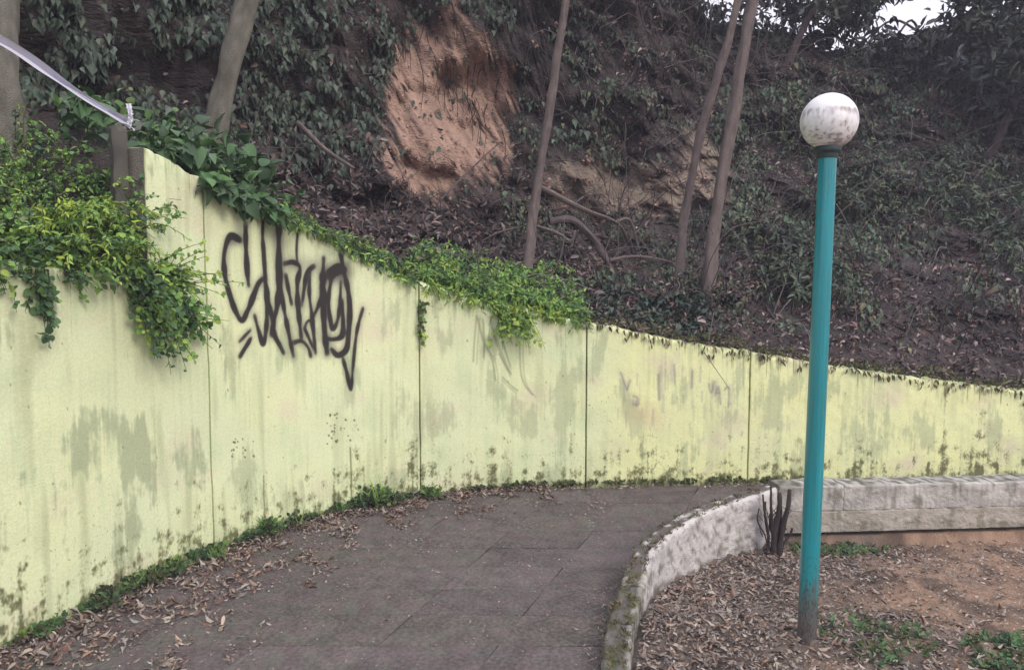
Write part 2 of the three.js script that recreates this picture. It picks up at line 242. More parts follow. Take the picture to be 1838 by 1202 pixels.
  const stroke = (pts, w, color, blur = 0, al = 1) => { const g = layer(blur); g.save(); g.globalAlpha = al; g.strokeStyle = color; g.lineWidth = w * sc; g.beginPath(); g.moveTo(px(pts[0]), py(pts[1])); const n = pts.length; for (let i = 2; i < n - 2; i += 2) g.quadraticCurveTo(px(pts[i]), py(pts[i + 1]), px((pts[i] + pts[i + 2]) / 2), py((pts[i + 1] + pts[i + 3]) / 2)); g.lineTo(px(pts[n - 2]), py(pts[n - 1])); g.stroke(); g.restore(); };
  const spots = mulberry(99);
  const spray = (p, w, id) => { // can moved along the stroke: width, density and overspray vary
    const pts = []; for (let i = 0; i < p.length; i += 2) pts.push(V(p[i], p[i + 1], 0)); const c = new THREE.CatmullRomCurve3(pts, false, 'centripetal'), L = c.getLength(), N = Math.ceil(L / 0.003);
    stroke(p, w * 1.5, '#4a4744', 0.016, 0.4);
    const g = layer(0.003); g.save(); g.fillStyle = '#2b2826';
    for (let i = 0; i <= N; i++) { const t = i / N, q = c.getPointAt(t), e = Math.min(1, 0.55 + Math.min(t, 1 - t) * L * 9), k = 0.82 + 0.3 * n2(t * L * 7, id * 3.1), r = w * 0.63 * k * (t > 0.85 ? 0.75 + 0.25 * (1 - t) / 0.15 : 1); g.globalAlpha = 0.5 * e * (0.75 + 0.35 * n2(t * L * 11 + 5, id)); g.beginPath(); g.arc(px(q.x), py(q.y), r * sc, 0, 6.3); g.fill(); }
    g.restore(); g.save(); g.fillStyle = '#3a3735'; for (let i = 0; i < L * 90; i++) { const q = c.getPointAt(spots()), a = spots() * 6.3, d = w * (0.5 + 0.9 * spots() * spots()); g.globalAlpha = 0.5 * spots(); g.beginPath(); g.arc(px(q.x + Math.cos(a) * d), py(q.y + Math.sin(a) * d), (0.0012 + 0.0016 * spots()) * sc, 0, 6.3); g.fill(); } g.restore();
  };
  if (s0 < 6.3 && s1 > 7) {
    graffiti.forEach(([w, ...p], i) => { spray(p, w, i); });
    stroke([6.6, 1.86, 6.62, 1.6], 0.06, '#57534f', 0.03, 0.5); stroke([6.99, 1.6, 7.09, 1.6], 0.13, '#57534f', 0.03, 0.55); stroke([6.31, 1.8, 6.24, 1.79], 0.05, '#57534f', 0.02, 0.6); stroke([6.7, 1.66, 6.9, 1.65], 0.06, '#6b6763', 0.03, 0.45);
    stroke([6.456, 0.36, 6.452, 0.2, 6.46, 0.0], 0.008, '#6f6a42', 0.002, 0.7); stroke([7.126, 0.42, 7.13, 0.2, 7.128, 0.02], 0.010, '#6d6a45', 0.003, 0.8);
    for (let i = 0; i < 46; i++) { const a = i < 30 ? [6.98 + 0.13 * (spots() + spots() - 1) + 0.05, 0.55 + 0.2 * (spots() - 0.4)] : [6.2 + spots() * 0.2, 0.5 + spots() * 0.14]; stroke([a[0], a[1], a[0] + 0.004, a[1] - 0.004], 0.006 + 0.008 * spots(), '#6b6446', 0.001, 0.75); }
  }
  if (s0 < 8.2 && s1 > 8.3) { faint.forEach((p, i) => { stroke(p, 0.011, '#7d8468', 0.004, 0.55); stroke(p.map((v, k) => v + (k % 2 ? -0.02 : 0.025 - 0.01 * (i % 4))), 0.008, '#8a8f74', 0.004, 0.5); }); faint2.forEach((p, i) => { stroke(p, i === 2 ? 0.02 : 0.012, '#7a727c', 0.005, 0.5); stroke(p.map((v, k) => v + (k % 2 ? 0.015 : 0.018 * ((i % 3) - 1))), 0.018, '#948c90', 0.012, 0.35); }); for (let i = 0; i < 34; i++) { const s = 9.15 + spots() * 0.95, h = 0.55 + spots() * 0.4, q = 0.05 + 0.1 * spots(); stroke([s, h, s + 0.006 * (spots() - 0.5), h - q], 0.006 + 0.01 * spots(), spots() < 0.5 ? '#8d8590' : '#a09a86', 0.004, 0.28); } stroke([9.3, 0.55, 9.45, 0.5], 0.16, '#d2b394', 0.05, 0.35); }
  // chips and nail holes
  for (let i = 0; i < 13 * (s1 - s0); i++) { const s = s0 + spots() * (s1 - s0), h = spots() * 1.5; stroke([s, h, s + 0.002, h - 0.012 * spots()], 0.005 + 0.008 * spots() * spots(), '#7a7450', 0.001, 0.6); }
  for (const [b, [k]] of [...layers].sort((x, y) => y[0] - x[0])) { g.save(); if (b) g.filter = `blur(${b * sc}px)`; g.drawImage(k, 0, 0); g.restore(); }
  const t = new THREE.CanvasTexture(cv); t.colorSpace = THREE.SRGBColorSpace; t.magFilter = THREE.LinearFilter; return t;
}
const wallBump = dataTex(512, 512, (() => { const a = tileNoise(512, 10, 31), b = tileNoise(512, 60, 32), c = tileNoise(512, 190, 33); return (i, j) => { const v = 0.5 + 0.2 * a(i, j) + 0.16 * b(i, j) + 0.2 * c(i, j); return [v, v, v]; }; })(), false);
{
  const wall = thing('retaining_wall', 'long curved yellow painted retaining wall with graffiti and mossy foot', 'wall');
  const joints = [0.02, 1.5, 2.9, 4.3, 6.073, 7.653, 8.918, 10.179, 14.1, 16.93], TH = 0.2;
  const zones = [[0, 4.3, 2.1, 512, 256], [4.3, 7.653, 2.4, 1700, 1216], [7.653, 10.179, 1.7, 1200, 808], [10.179, 14.1, 1.2, 1400, 428], [14.1, 17, 0.9, 512, 160]].map((z) => {
    const map = wallTexture(...z), b = wallBump.clone(); b.repeat.set((z[1] - z[0]) / 0.7, z[2] / 0.7);
    return { z, mat: new THREE.MeshStandardMaterial({ map, roughness: 0.82, bumpMap: b, bumpScale: 0.0035 }) };
  });
  for (let p = 0; p < joints.length - 1; p++) {
    const a = joints[p] + 0.005, b = joints[p + 1] - 0.006, zn = zones.find((q) => (a + b) / 2 < q.z[1]), [z0, z1, zh] = zn.z;
    const ns = Math.max(6, Math.round((b - a) / 0.03)), nh = 40, pos = [], uv = [], idx = [], lean = rr(-0.004, 0.004), kStep = Math.floor((5.69 - a) / (b - a) * ns);
    const row = []; // profile rows: front (nh+1), top chamfer, top back, bottom back
    for (let i = 0; i <= ns; i++) {
      const s = i === 0 ? a : i === 1 ? a + 0.003 : i === ns ? b : i === ns - 1 ? b - 0.003 : p === 3 && i === kStep ? 5.6894 : p === 3 && i === kStep + 1 ? 5.6902 : a + (b - a) * i / ns, w = wallAt(s), top = lut(s, topTable) + 0.012 * n2(s * 14, 5) + 0.006 * n2(s * 45, 9);
      const put = (h, off, v = h) => { pos.push(w.x + w.nx * off, h, w.z + w.nz * off); uv.push((s - z0) / (z1 - z0), clamp(v / zh, 0.001, 0.999)); };
      const edge = Math.min(i, ns - i) === 0 ? 0.003 : 0;
      for (let j = 0; j <= nh; j++) { const h = -0.06 + (top - 0.012 + 0.06) * j / nh; put(h, edge + lean + 0.004 * n2(s * 2.5, h * 2.5) + 0.0015 * n2(s * 11, h * 11), Math.max(h, 0.005)); }
      put(top, 0.014 + 0.008 * n2(s * 20, 3) + 0.008); put(top + 0.004, TH * 0.5, top - 0.01); put(top - 0.01, TH, top - 0.03); put(-0.06, TH, 0.02);
    }
    const st = nh + 5;
    for (let i = 0; i < ns; i++) for (let j = 0; j < st - 1; j++) { const q = i * st + j, r = q + st; idx.push(q, r, q + 1, q + 1, r, r + 1); }
    for (const i of [0, ns]) { const f = i * st; for (let j = 0; j < nh; j++) { const t = [f + j, f + j + 1, f + st - 1]; idx.push(...(i ? t.reverse() : t)); } for (let j = nh; j < st - 2; j++) { const t = [f + j, f + j + 1, f + st - 1]; idx.push(...(i ? t.reverse() : t)); } }
    const ge = geoFrom(pos, idx, { uv }); mesh('wall_panel', ge, zn.mat, wall);
    if (p === 3) { const w = wallAt(5.686), e = [], ei = [], eu = []; for (let j = 0; j <= 20; j++) for (let k = 0; k <= 4; k++) { const y = 1.3 + 0.94 * j / 20, o = 0.004 + (TH - 0.006) * k / 4; e.push(w.x + w.nx * o + 0.003 * n2(y * 9, o * 9), y, w.z + w.nz * o); eu.push(o, y); } for (let j = 0; j < 20; j++) for (let k = 0; k < 4; k++) { const q = j * 5 + k; ei.push(q, q + 5, q + 1, q + 1, q + 5, q + 6); } tag(mesh('end_face', geoFrom(e, ei, { uv: eu }), new THREE.MeshStandardMaterial({ color: new THREE.Color(0.2, 0.185, 0.155), roughness: 0.95, bumpMap: wallBump, bumpScale: 0.01, side: THREE.DoubleSide }), wall), 'bare grey concrete end'); }
  }
}

// ---------------------------------------------------------------- hillside behind the wall
const hillBase = (s) => lut(s, [[0, 1.75], [4.3, 1.6], [5.45, 1.55], [5.95, 2.0], [6.5, 1.9], [7.1, 1.72], [7.65, 1.48], [8.5, 1.27], [9.5, 1.05], [10.6, 0.88], [12.3, 0.66], [14, 0.56], [17, 0.5]]);
function hill(s, d) { // point on the slope at wall position s, distance d uphill
  const w = wallAt(clamp(s, 0.05, WL - 0.05)), d0 = lut(s, [[0, 1.3], [5.5, 1.25], [7, 1.5], [8, 1.9], [9, 2.1], [10.5, 2.4], [13, 2.6]]), a = lut(s, [[0, 0.5], [6, 0.5], [7.5, 0.42], [9, 0.42], [10, 0.55], [13, 0.62]]);
  const C = lut(s, [[0, 5], [8.5, 5], [9.4, 4.4], [10.2, 3.1], [11.2, 2.5], [12.3, 2.35], [13, 2.1], [14.4, 2.15], [15.4, 2.7], [17, 3]]), tail = lut(s, [[0, 0.4], [9, 0.35], [10.2, 0.22], [11, 0.16], [17, 0.2]]);
  const steep = lut(s, [[0, 1.5], [8.5, 1.3], [10, 2.0], [11, 2.6], [17, 2.8]]);
  let y = hillBase(s) + a * Math.min(d, d0 + 0.3) + C * sstep(d0, d0 + steep, d) + tail * Math.max(0, d - d0 - steep * 0.6);
  const x = w.x + w.nx * d, z = w.z + w.nz * d, f = sstep(0.25, 1.0, d), q = fbm3(x * 0.8, y * 0.8, z * 0.8, 3), r = fbm3(x * 2.6, y * 2.6, z * 2.6, 3), t = fbm3(x * 8, y * 8, z * 8, 2);
  const off = f * (0.55 * q + 0.22 * r + 0.045 * t + 0.02 * n3(x * 6, y * 6, z * 6) * sstep(1.2, 2.2, d));
  y += f * (0.12 * q + 0.10 * r + 0.03 * t) + 0.015 * n2(x * 5, z * 5);
  return V(x + w.nx * off, y, z + w.nz * off);
}
const tanPatch = (p) => Math.max(1 - Math.hypot((p.x - 0.78) / 0.6, (p.y - 2.5) / 0.42), 1 - Math.hypot((p.x - 1.5) / 0.6, (p.y - 2.45) / 0.36), 1 - Math.hypot((p.x - 2.15) / 0.4, (p.y - 2.75) / 0.65));
const hillNormal = (s, d) => { const a = hill(s + 0.06, d).sub(hill(s - 0.06, d)), b = hill(s, d + 0.05).sub(hill(s, d - 0.05)); const n = a.cross(b).normalize(); return n.y < -0.2 ? n.negate() : n; };
{
  const S = [], D = []; for (let s = 0.1; s < 6; s += 0.08) S.push(s); for (let s = 6; s < 11; s += 0.032) S.push(s); for (let s = 11; s < WL; s += 0.06) S.push(s);
  D.push(0.1); for (let d = 0.13; d < 1.2; d += 0.07) D.push(d); for (let d = 1.2; d < 1.8; d += 0.03) D.push(d); for (let d = 1.8; d < 3.2; d += 0.014) D.push(d); for (let d = 3.2; d < 5.2; d += 0.025) D.push(d); for (let d = 5.2; d < 9; d += 0.25) D.push(d); for (const d of [9, 11, 14, 20, 30]) D.push(d);
  const pos = [], uv = [], col = [], idx = [], nd = D.length;
  const soil = [0.062, 0.048, 0.046], red = [0.37, 0.245, 0.19], ochre = [0.23, 0.185, 0.145], humus = [0.036, 0.03, 0.031];
  for (const s of S) for (const d of D) {
    const p = hill(s, Math.max(d, 0.13)); if (d < 0.12) p.y -= 0.7; pos.push(p.x, p.y, p.z); uv.push(s, p.y + d * 0.6);
    const wob = fbm3(p.x * 1.6, p.y * 1.6, p.z * 1.6, 4), fine = fbm3(p.x * 7, p.y * 7, p.z * 7, 3);
    const e1 = 1 - Math.hypot((p.x + 0.62) / 0.62, (p.y - 3.25) / 1.05) + 0.4 * wob + 0.3 * fine, e2 = tanPatch(p) + 0.5 * wob + 0.2 * fine;
    let c = mix3(soil, humus, sstep(-0.2, 0.3, wob)); if (p.z < -6.2) { c = mix3(c, ochre, sstep(0.1, 0.4, e2)); c = mix3(c, red, sstep(0.02, 0.16, e1)); }
    const pit = fbm3(p.x * 13, p.y * 9, p.z * 13, 2) > 0.3 ? 0.68 : 1, k = (1 + 0.6 * fine) * pit; col.push(Math.max(0.01, c[0] * k), Math.max(0.01, c[1] * k), Math.max(0.01, c[2] * k));
  }
  for (let i = 0; i < S.length - 1; i++) for (let j = 0; j < nd - 1; j++) { const a = i * nd + j, b = a + nd; idx.push(a, b, a + 1, a + 1, b, b + 1); }
  const t = bumpSoil.clone(); t.repeat.set(0.55, 0.55);
  tag(mesh('hillside', geoFrom(pos, idx, { uv, color: col }), new THREE.MeshStandardMaterial({ vertexColors: true, roughness: 0.97, bumpMap: t, bumpScale: 0.05, side: THREE.DoubleSide })), 'steep dark earth bank with a bare red clay face above the wall', 'bank', null, 'structure');
}
// ---------------------------------------------------------------- kerb and low wall on the right of the path
const stoneBump = dataTex(512, 512, (() => { const a = tileNoise(512, 14, 41), b = tileNoise(512, 50, 42), c = tileNoise(512, 150, 43); return (i, j) => { const v = 0.5 + 0.25 * a(i, j) + 0.2 * b(i, j) + 0.16 * c(i, j); return [v, v, v]; }; })(), false);
const stoneMat = (rep) => { const t = stoneBump.clone(); t.repeat.set(rep, rep); return new THREE.MeshStandardMaterial({ vertexColors: true, roughness: 0.92, bumpMap: t, bumpScale: 0.012 }); };
const M_stone = stoneMat(1.8);
function sweepBlock(at, a, b, y0, topFn, width, colorFn, seg, rnd = 0.014) { // solid block following a plan line; at(u) -> {x,z,nx,nz}, n away from the bed
  const pos = [], uv = [], col = [], idx = []; let st = 0;
  for (let i = 0; i <= seg; i++) {
    const u = a + (b - a) * i / seg, w = at(u), top = topFn(u), prof = [], nv = 14;
    for (let j = 0; j <= nv; j++) prof.push([0, y0 + (top - rnd - y0) * j / nv]); prof.push([rnd * 0.35, top - rnd * 0.3]);
    for (let j = 0; j <= 5; j++) prof.push([rnd + (width - 2 * rnd) * j / 5, top + 0.004 * n2(u * 9, j)]); prof.push([width - rnd * 0.35, top - rnd * 0.3]); prof.push([width, top - rnd], [width, y0]);
    st = prof.length; let acc = 0;
    prof.forEach(([o, h], j) => {
      if (j) acc += Math.hypot(o - prof[j - 1][0], h - prof[j - 1][1]); const wb = 0.008 * fbm(u * 6, acc * 8, 3), x = w.x + w.nx * (o + wb), z = w.z + w.nz * (o + wb);
      pos.push(x, h + (j > nv && j < st - 2 ? 0.008 * fbm(u * 7, o * 14, 3) : 0), z); uv.push(u, acc); col.push(...colorFn(u, h, o, top));
    });
  }
  for (let i = 0; i < seg; i++) for (let j = 0; j < st - 1; j++) { const q = i * st + j, r = q + st; idx.push(q, r, q + 1, q + 1, r, r + 1); }
  for (const i of [0, seg]) { const f = i * st; for (let j = 1; j < st - 1; j++) { const t = [f, f + j, f + j + 1]; idx.push(...(i ? t.reverse() : t)); } }
  return geoFrom(pos, idx, { uv, color: col });
}
const kerbLen = kerbCurve.getLength();
const kerbAt = (u) => { const t = clamp(u / kerbLen), p = kerbCurve.getPointAt(t), q = kerbCurve.getTangentAt(t); return { x: p.x, z: p.z, nx: q.z, nz: -q.x }; };
const lowAt = (u) => { const x = 1.66 + u, e = 0.02; const dz = (lut(x + e, lowLine) - lut(x - e, lowLine)) / (2 * e), l = Math.hypot(1, dz); return { x, z: lut(x, lowLine), nx: dz / l, nz: -1 / l }; };
const mossC = [0.075, 0.085, 0.022], dirtC = [0.09, 0.075, 0.058];
{
  const kerb = thing('kerb', 'low mossy concrete kerb curving up into a whitewashed render wall', 'kerb');
  const kh = (u) => { const p = kerbAt(u); return lut(-p.z, [[1.6, 0.06], [3.58, 0.07], [3.75, 0.1], [3.92, 0.16], [4.2, 0.2], [4.55, 0.235], [4.76, 0.265]]) + 0.006 * n2(u * 3, 2); };
  const grey = (u, h, o, top) => { const g = (h > top - 0.012 && o > 0.03 ? 0.11 : 0.26) + 0.09 * fbm(u * 5, h * 9 + o * 9, 4); let c = [g * 1.05, g, g * 0.9]; const m = sstep(-0.05, 0.2, fbm(u * 6 + 4, o * 13, 4) + (h > top - 0.02 ? 0.0 : -0.25)); c = mix3(c, mossC, m * 0.75); return mix3(c, dirtC, sstep(0.05, 0.3, fbm(u * 11, o * 20 + h * 12, 3)) * 0.8); };
  const white = (u, h, o, top) => { const g = 0.58 + 0.16 * fbm(u * 4, h * 7 + o * 7, 4) + 0.1 * fbm(u * 17, h * 15 + 3, 3); let c = [g, g * 0.95, g * 0.91]; c = mix3(c, [0.2, 0.17, 0.15], sstep(0.12, 0.42, fbm(u * 8 + h * 10, h * 10 + 7 - u * 3, 4) + (h < -0.04 ? 0.18 : 0)) * 0.75); if (h > top - 0.015 && o > 0.02) c = mix3(c, [0.13, 0.115, 0.1], sstep(-0.45, -0.1, fbm(u * 7, o * 9, 3))); return mix3(c, mossC, sstep(0.25, 0.5, fbm(u * 5 + 40, h * 8, 4)) * 0.6); };
  const cut = [0.0, 0.45, 0.9, 1.3, 1.72, 2.1];
  for (let i = 0; i < cut.length - 1; i++) mesh('kerb_stone', sweepBlock(kerbAt, cut[i] + 0.004, cut[i + 1] - 0.005, -0.13, kh, 0.115, grey, 40), M_stone, kerb);
  mesh('rendered_wall', sweepBlock(kerbAt, 2.104, kerbLen - 0.003, -0.16, kh, 0.115, white, 130, 0.02), M_stone, kerb);
}
{
  const low = thing('low_wall', 'low pale concrete block wall with dark water stains behind the lamp post', 'wall');
  const up = (u, h, o) => { const g = 0.43 + 0.14 * fbm(u * 2, h * 4 + o, 4) + 0.07 * n2(u * 30, h * 4); let c = [g * 1.12, g * 1.06, g * 0.98]; const d = fbm(u * 5, h * 3, 4) + 0.45 * n2(u * 21, h * 3) + 2.2 * (h - 0.23) + 0.25 * sstep(0.5, 0.1, u); c = mix3(c, [0.2, 0.19, 0.155], sstep(0.12, 0.6, d) * 0.75); return mix3(c, [0.06, 0.065, 0.035], sstep(0.15, 0.4, fbm(u * 12, o * 9, 3) + (o > 0.01 ? 0.25 : -0.25)) * 0.8); };
  const dn = (u, h, o) => { const g = 0.36 + 0.12 * fbm(u * 2 + 9, h * 4, 4); let c = [g * 1.12, g * 1.02, g * 0.88]; c = mix3(c, [0.2, 0.19, 0.13], sstep(0.12, 0.5, fbm(u * 4 + 3, h * 5, 4) + 0.3 * n2(u * 19, h * 2)) * 0.7); return mix3(c, [0.55, 0.5, 0.44], sstep(0.3, 0.5, fbm(u * 9, h * 12, 3)) * 0.6); };
  const foot = (u, h) => { const g = 0.12 + 0.04 * fbm(u * 5, h * 5); return [g, g * 0.9, g * 0.8]; };
  const f2 = (u) => { const w = lowAt(u); return { ...w, x: w.x + w.nx * 0.06, z: w.z + w.nz * 0.06 }; };
  mesh('footing', sweepBlock(f2, 0.05, 6.9, -0.2, () => -0.021, 0.12, foot, 60), M_stone, low);
  for (const [y0, y1, j0, fn] of [[-0.018, 0.118, 0.22, dn], [0.1205, 0.275, 0.0, up]]) { let u = 0.004; while (u < 6.8) { const e = Math.min(6.9, u + (u < 0.01 ? 0.42 + j0 * 6 : 2.1)); mesh('block', sweepBlock((v) => lowAt(v), u, e - 0.004, y0, (v) => y1 + 0.003 * n2(v * 4, y1 * 20), y0 > 0.1 ? 0.19 : 0.18, fn, Math.ceil((e - u) / 0.016), 0.008), M_stone, low); u = e; } }
}

// ---------------------------------------------------------------- lamp post
{
  const lamp = thing('lamp_post', 'turquoise steel lamp post with a grimy white globe, standing in leaf litter', 'lamp post', [1.308, -0.05, -3.345]);
  lamp.rotation.z = -0.0125;
  const n = createNoise2D(mulberry(61)), W = 256, H = 1024;
  const map = dataTex(W, H, (i, j) => { // worn paint: bare grey-brown scale on the lowest part, chips and dirty runs above
    const h = j / H * 2.17, a = i / W * 6.283, cx = Math.cos(a), sx = Math.sin(a), q = (f, g) => n3(cx * f + 9, h * g, sx * f);
    let c = [18, 132, 142]; c = mix3(c, [44, 158, 172], clamp(0.5 + q(1, 1.3)) * 0.45); c = mix3(c, [30, 104, 104], clamp(q(2.6, 2.2)) * 0.5);
    const rust = 0.22 * q(1.2, 3) + 0.2 * q(3, 22) + 0.22 * q(8, 60) + (0.3 - h) * 2.6; c = mix3(c, [96, 92, 90], sstep(-0.25, 0.45, rust)); c = mix3(c, [66, 58, 54], sstep(0.25, 0.6, q(3, 30) + (0.25 - h) * 2) * 0.6);
    c = mix3(c, [110, 118, 108], sstep(0.55, 0.75, q(6, 24)) * 0.55); return c.map((v) => v / 255);
  }, true, true);
  const bm = dataTex(256, 512, (i, j) => { const v = 0.5 + 0.3 * n(i / 14, j / 14) + 0.2 * n(i / 4, j / 4); return [v, v, v]; }, false);
  const pole = new THREE.CylinderGeometry(0.037, 0.0415, 2.17, 40, 40, true); pole.translate(0, 1.075, 0);
  mesh('pole', pole, new THREE.MeshPhysicalMaterial({ map, roughness: 0.3, bumpMap: bm, bumpScale: 0.001, clearcoat: 0.5, clearcoatRoughness: 0.22 }), lamp);
  const P = (l) => l.map(([x, y]) => new THREE.Vector2(x, y + 0.036));
  mesh('collar', new THREE.LatheGeometry(P([[0.0372, 2.098], [0.041, 2.1], [0.042, 2.116], [0.045, 2.121], [0.052, 2.126], [0.054, 2.132], [0.054, 2.146], [0.05, 2.152], [0.0, 2.152]]), 40), new THREE.MeshStandardMaterial({ color: new THREE.Color(0.028, 0.05, 0.052), roughness: 0.6 }), lamp);
  const gm = dataTex(512, 256, (i, j) => { // opal plastic with rain-washed grime below the middle
    const a = i / 512 * 6.283, h = j / 256, cx = Math.cos(a), sx = Math.sin(a), rad = Math.sin(h * Math.PI), run = n3(cx * rad * 6, h * 5, sx * rad * 6) * 0.4 + n3(cx * rad * 14, h * 12, sx * rad * 14) * 0.35, cl = n3(cx * rad * 2.2, h * 5, sx * rad * 2.2 + 4) * 0.5 + n3(cx * rad * 5, h * 9, sx * rad * 5) * 0.3;
    let c = [232, 232, 234]; const m = sstep(-0.15, 0.65, cl * 0.8 + run * 0.5 + 0.15) * sstep(0.62, 0.52, h + 0.03 * run + 0.05 * cl); c = mix3(c, [168, 160, 160], m * 0.55); const b = sstep(0.06, 0.0, Math.abs(h - 0.52 - 0.03 * cl)) * clamp(0.5 + cl + 0.6 * run); c = mix3(c, [122, 112, 112], b * 0.55);
    c = mix3(c, [112, 104, 98], sstep(0.2, 0.7, run + cl + 0.3 - h * 1.2) * 0.45); return c.map((v) => v / 255);
  });
  const globe = new THREE.SphereGeometry(0.1165, 56, 40, 0, Math.PI * 2, 0, Math.PI * 0.88); globe.rotateY(2.2); globe.translate(0, 2.288, 0);
  const globeMesh = mesh('globe', globe, new THREE.MeshPhysicalMaterial({ map: gm, roughness: 0.4, side: THREE.DoubleSide }), lamp);
  // dark smudge (dropping) stuck on the upper right of the globe
  const smg = [];
  for (const [az, el, w, h] of [[0.60, 0.13, 0.10, 0.045], [0.68, 0.16, 0.09, 0.03]]) { const g = new THREE.SphereGeometry(0.1171, 8, 6, Math.PI / 2 - az - w + Math.PI / 2 * 0, w * 2, Math.PI / 2 - el - h, h * 2); smg.push(g); }
  const sg = mergeGeometries(smg); sg.rotateY(Math.PI); sg.scale(-1, 1, 1); sg.index.array.reverse(); sg.translate(0, 2.288, 0);
  mesh('smudge', sg, new THREE.MeshStandardMaterial({ color: new THREE.Color(0.24, 0.21, 0.25), roughness: 0.9, side: THREE.DoubleSide }), globeMesh);
}

// ---------------------------------------------------------------- trees
const barkMap = (seed, a, b, c) => { const p = tileNoise(256, 6, seed), q = tileNoise(256, 26, seed + 1), r = tileNoise(256, 80, seed + 2); return dataTex(256, 256, (i, j) => { const y = (j * 3) % 256; const k = clamp(0.5 + 0.5 * p(i, j) + 0.3 * q(i, y)), m = clamp(0.6 * r(i, j) + 0.4 * q(y, i)); return mix3(mix3(a, b, k), c, m).map((v) => v / 255); }); };
const barkBump = dataTex(256, 256, (() => { const q = tileNoise(256, 30, 71), r = tileNoise(256, 90, 72); return (i, j) => { const v = 0.5 + 0.3 * q(i, (j * 2) % 256) + 0.2 * r(i, j); return [v, v, v]; }; })(), false);
const M_bark = [barkMap(81, [150, 136, 132], [112, 100, 98], [78, 68, 66]), barkMap(91, [150, 146, 136], [116, 112, 102], [90, 92, 76]), barkMap(101, [122, 108, 108], [88, 76, 78], [60, 52, 52])].map((m) => { m.repeat.set(2, 1.2); const b = barkBump.clone(); b.repeat.set(4, 2); return new THREE.MeshStandardMaterial({ map: m, roughness: 0.9, bumpMap: b, bumpScale: 0.022 }); });
function crownItems(c, r, n, cols, size, gap = 0.05) { // leaves gathered on twig ends through an uneven volume
  const it = [], cl = []; const nc = Math.max(8, Math.round(n / 45)); for (let k = 0; k < nc; k++) { const d = rndDir(), q = Math.cbrt(rr(0.12, 1)) * (1 + 0.35 * n3(d.x * 1.7 + c.x, d.y * 1.7, d.z * 1.7 + c.z)); cl.push([V(c.x + d.x * r[0] * q, c.y + d.y * r[1] * q, c.z + d.z * r[2] * q), rr(0.5, 1.2), pick(cols)]); }
  for (let k = 0; k < n; k++) { const [o, w, col] = cl[k % nc], d = rndDir(), q = Math.cbrt(R()) * 0.34 * w * Math.min(1.3, Math.max(0.5, r[0] / 1.2)); it.push({ p: V(o.x + d.x * q, o.y + d.y * q * 0.8, o.z + d.z * q), dir: rndDir().add(V(0, -0.5, 0)), nrm: rndDir().add(V(0, 0.6, 0)), s: size * rr(0.6, 1.4), c: vary(col, 0.35) }); }
  return it;
}
function tree(label, pts, r0, r1, bark, crown, { name = 'tree', group, limbs = 4, geo = G_round, cols = [[0.04, 0.07, 0.03], [0.05, 0.085, 0.035], [0.06, 0.07, 0.03]], size = 0.1 } = {}) {
  const b = pts[0], t = thing(name, label, 'tree', b, group), L = pts.map((p) => V(p[0] - b[0], p[1] - b[1], p[2] - b[2])); L[0].y -= 0.25;
  const parts = [tube(L, r0, r1, { seg: 60, rad: 16, bump: 0.26, flare: 0.5 })];
  const top = L[L.length - 1], c = V(crown[0] - b[0], crown[1] - b[1], crown[2] - b[2]);
  mesh('trunk', parts[0], bark, t);
  for (let i = 0; i < limbs; i++) { const k = rr(0.62, 0.95), cv = new THREE.CatmullRomCurve3(L, false, 'centripetal'), s = cv.getPoint(k), a = i / limbs * 6.283 + rr(-0.5, 0.5), e = V(c.x + Math.cos(a) * crown[3] * 0.75, c.y + rr(-0.3, 0.5) * crown[4], c.z + Math.sin(a) * crown[3] * 0.75); mesh('limb', tube([s, s.clone().lerp(e, 0.5).add(V(0, 0.25, 0)), e], r1 * 0.9, 0.012, { seg: 10, rad: 7 }), bark, t); }
  void top; tag(instanced('crown', geo, M_leaf, crownItems(c, [crown[3], crown[4], crown[3]], crown[5], cols, size), t), null, null, null, 'stuff'); return t;
}
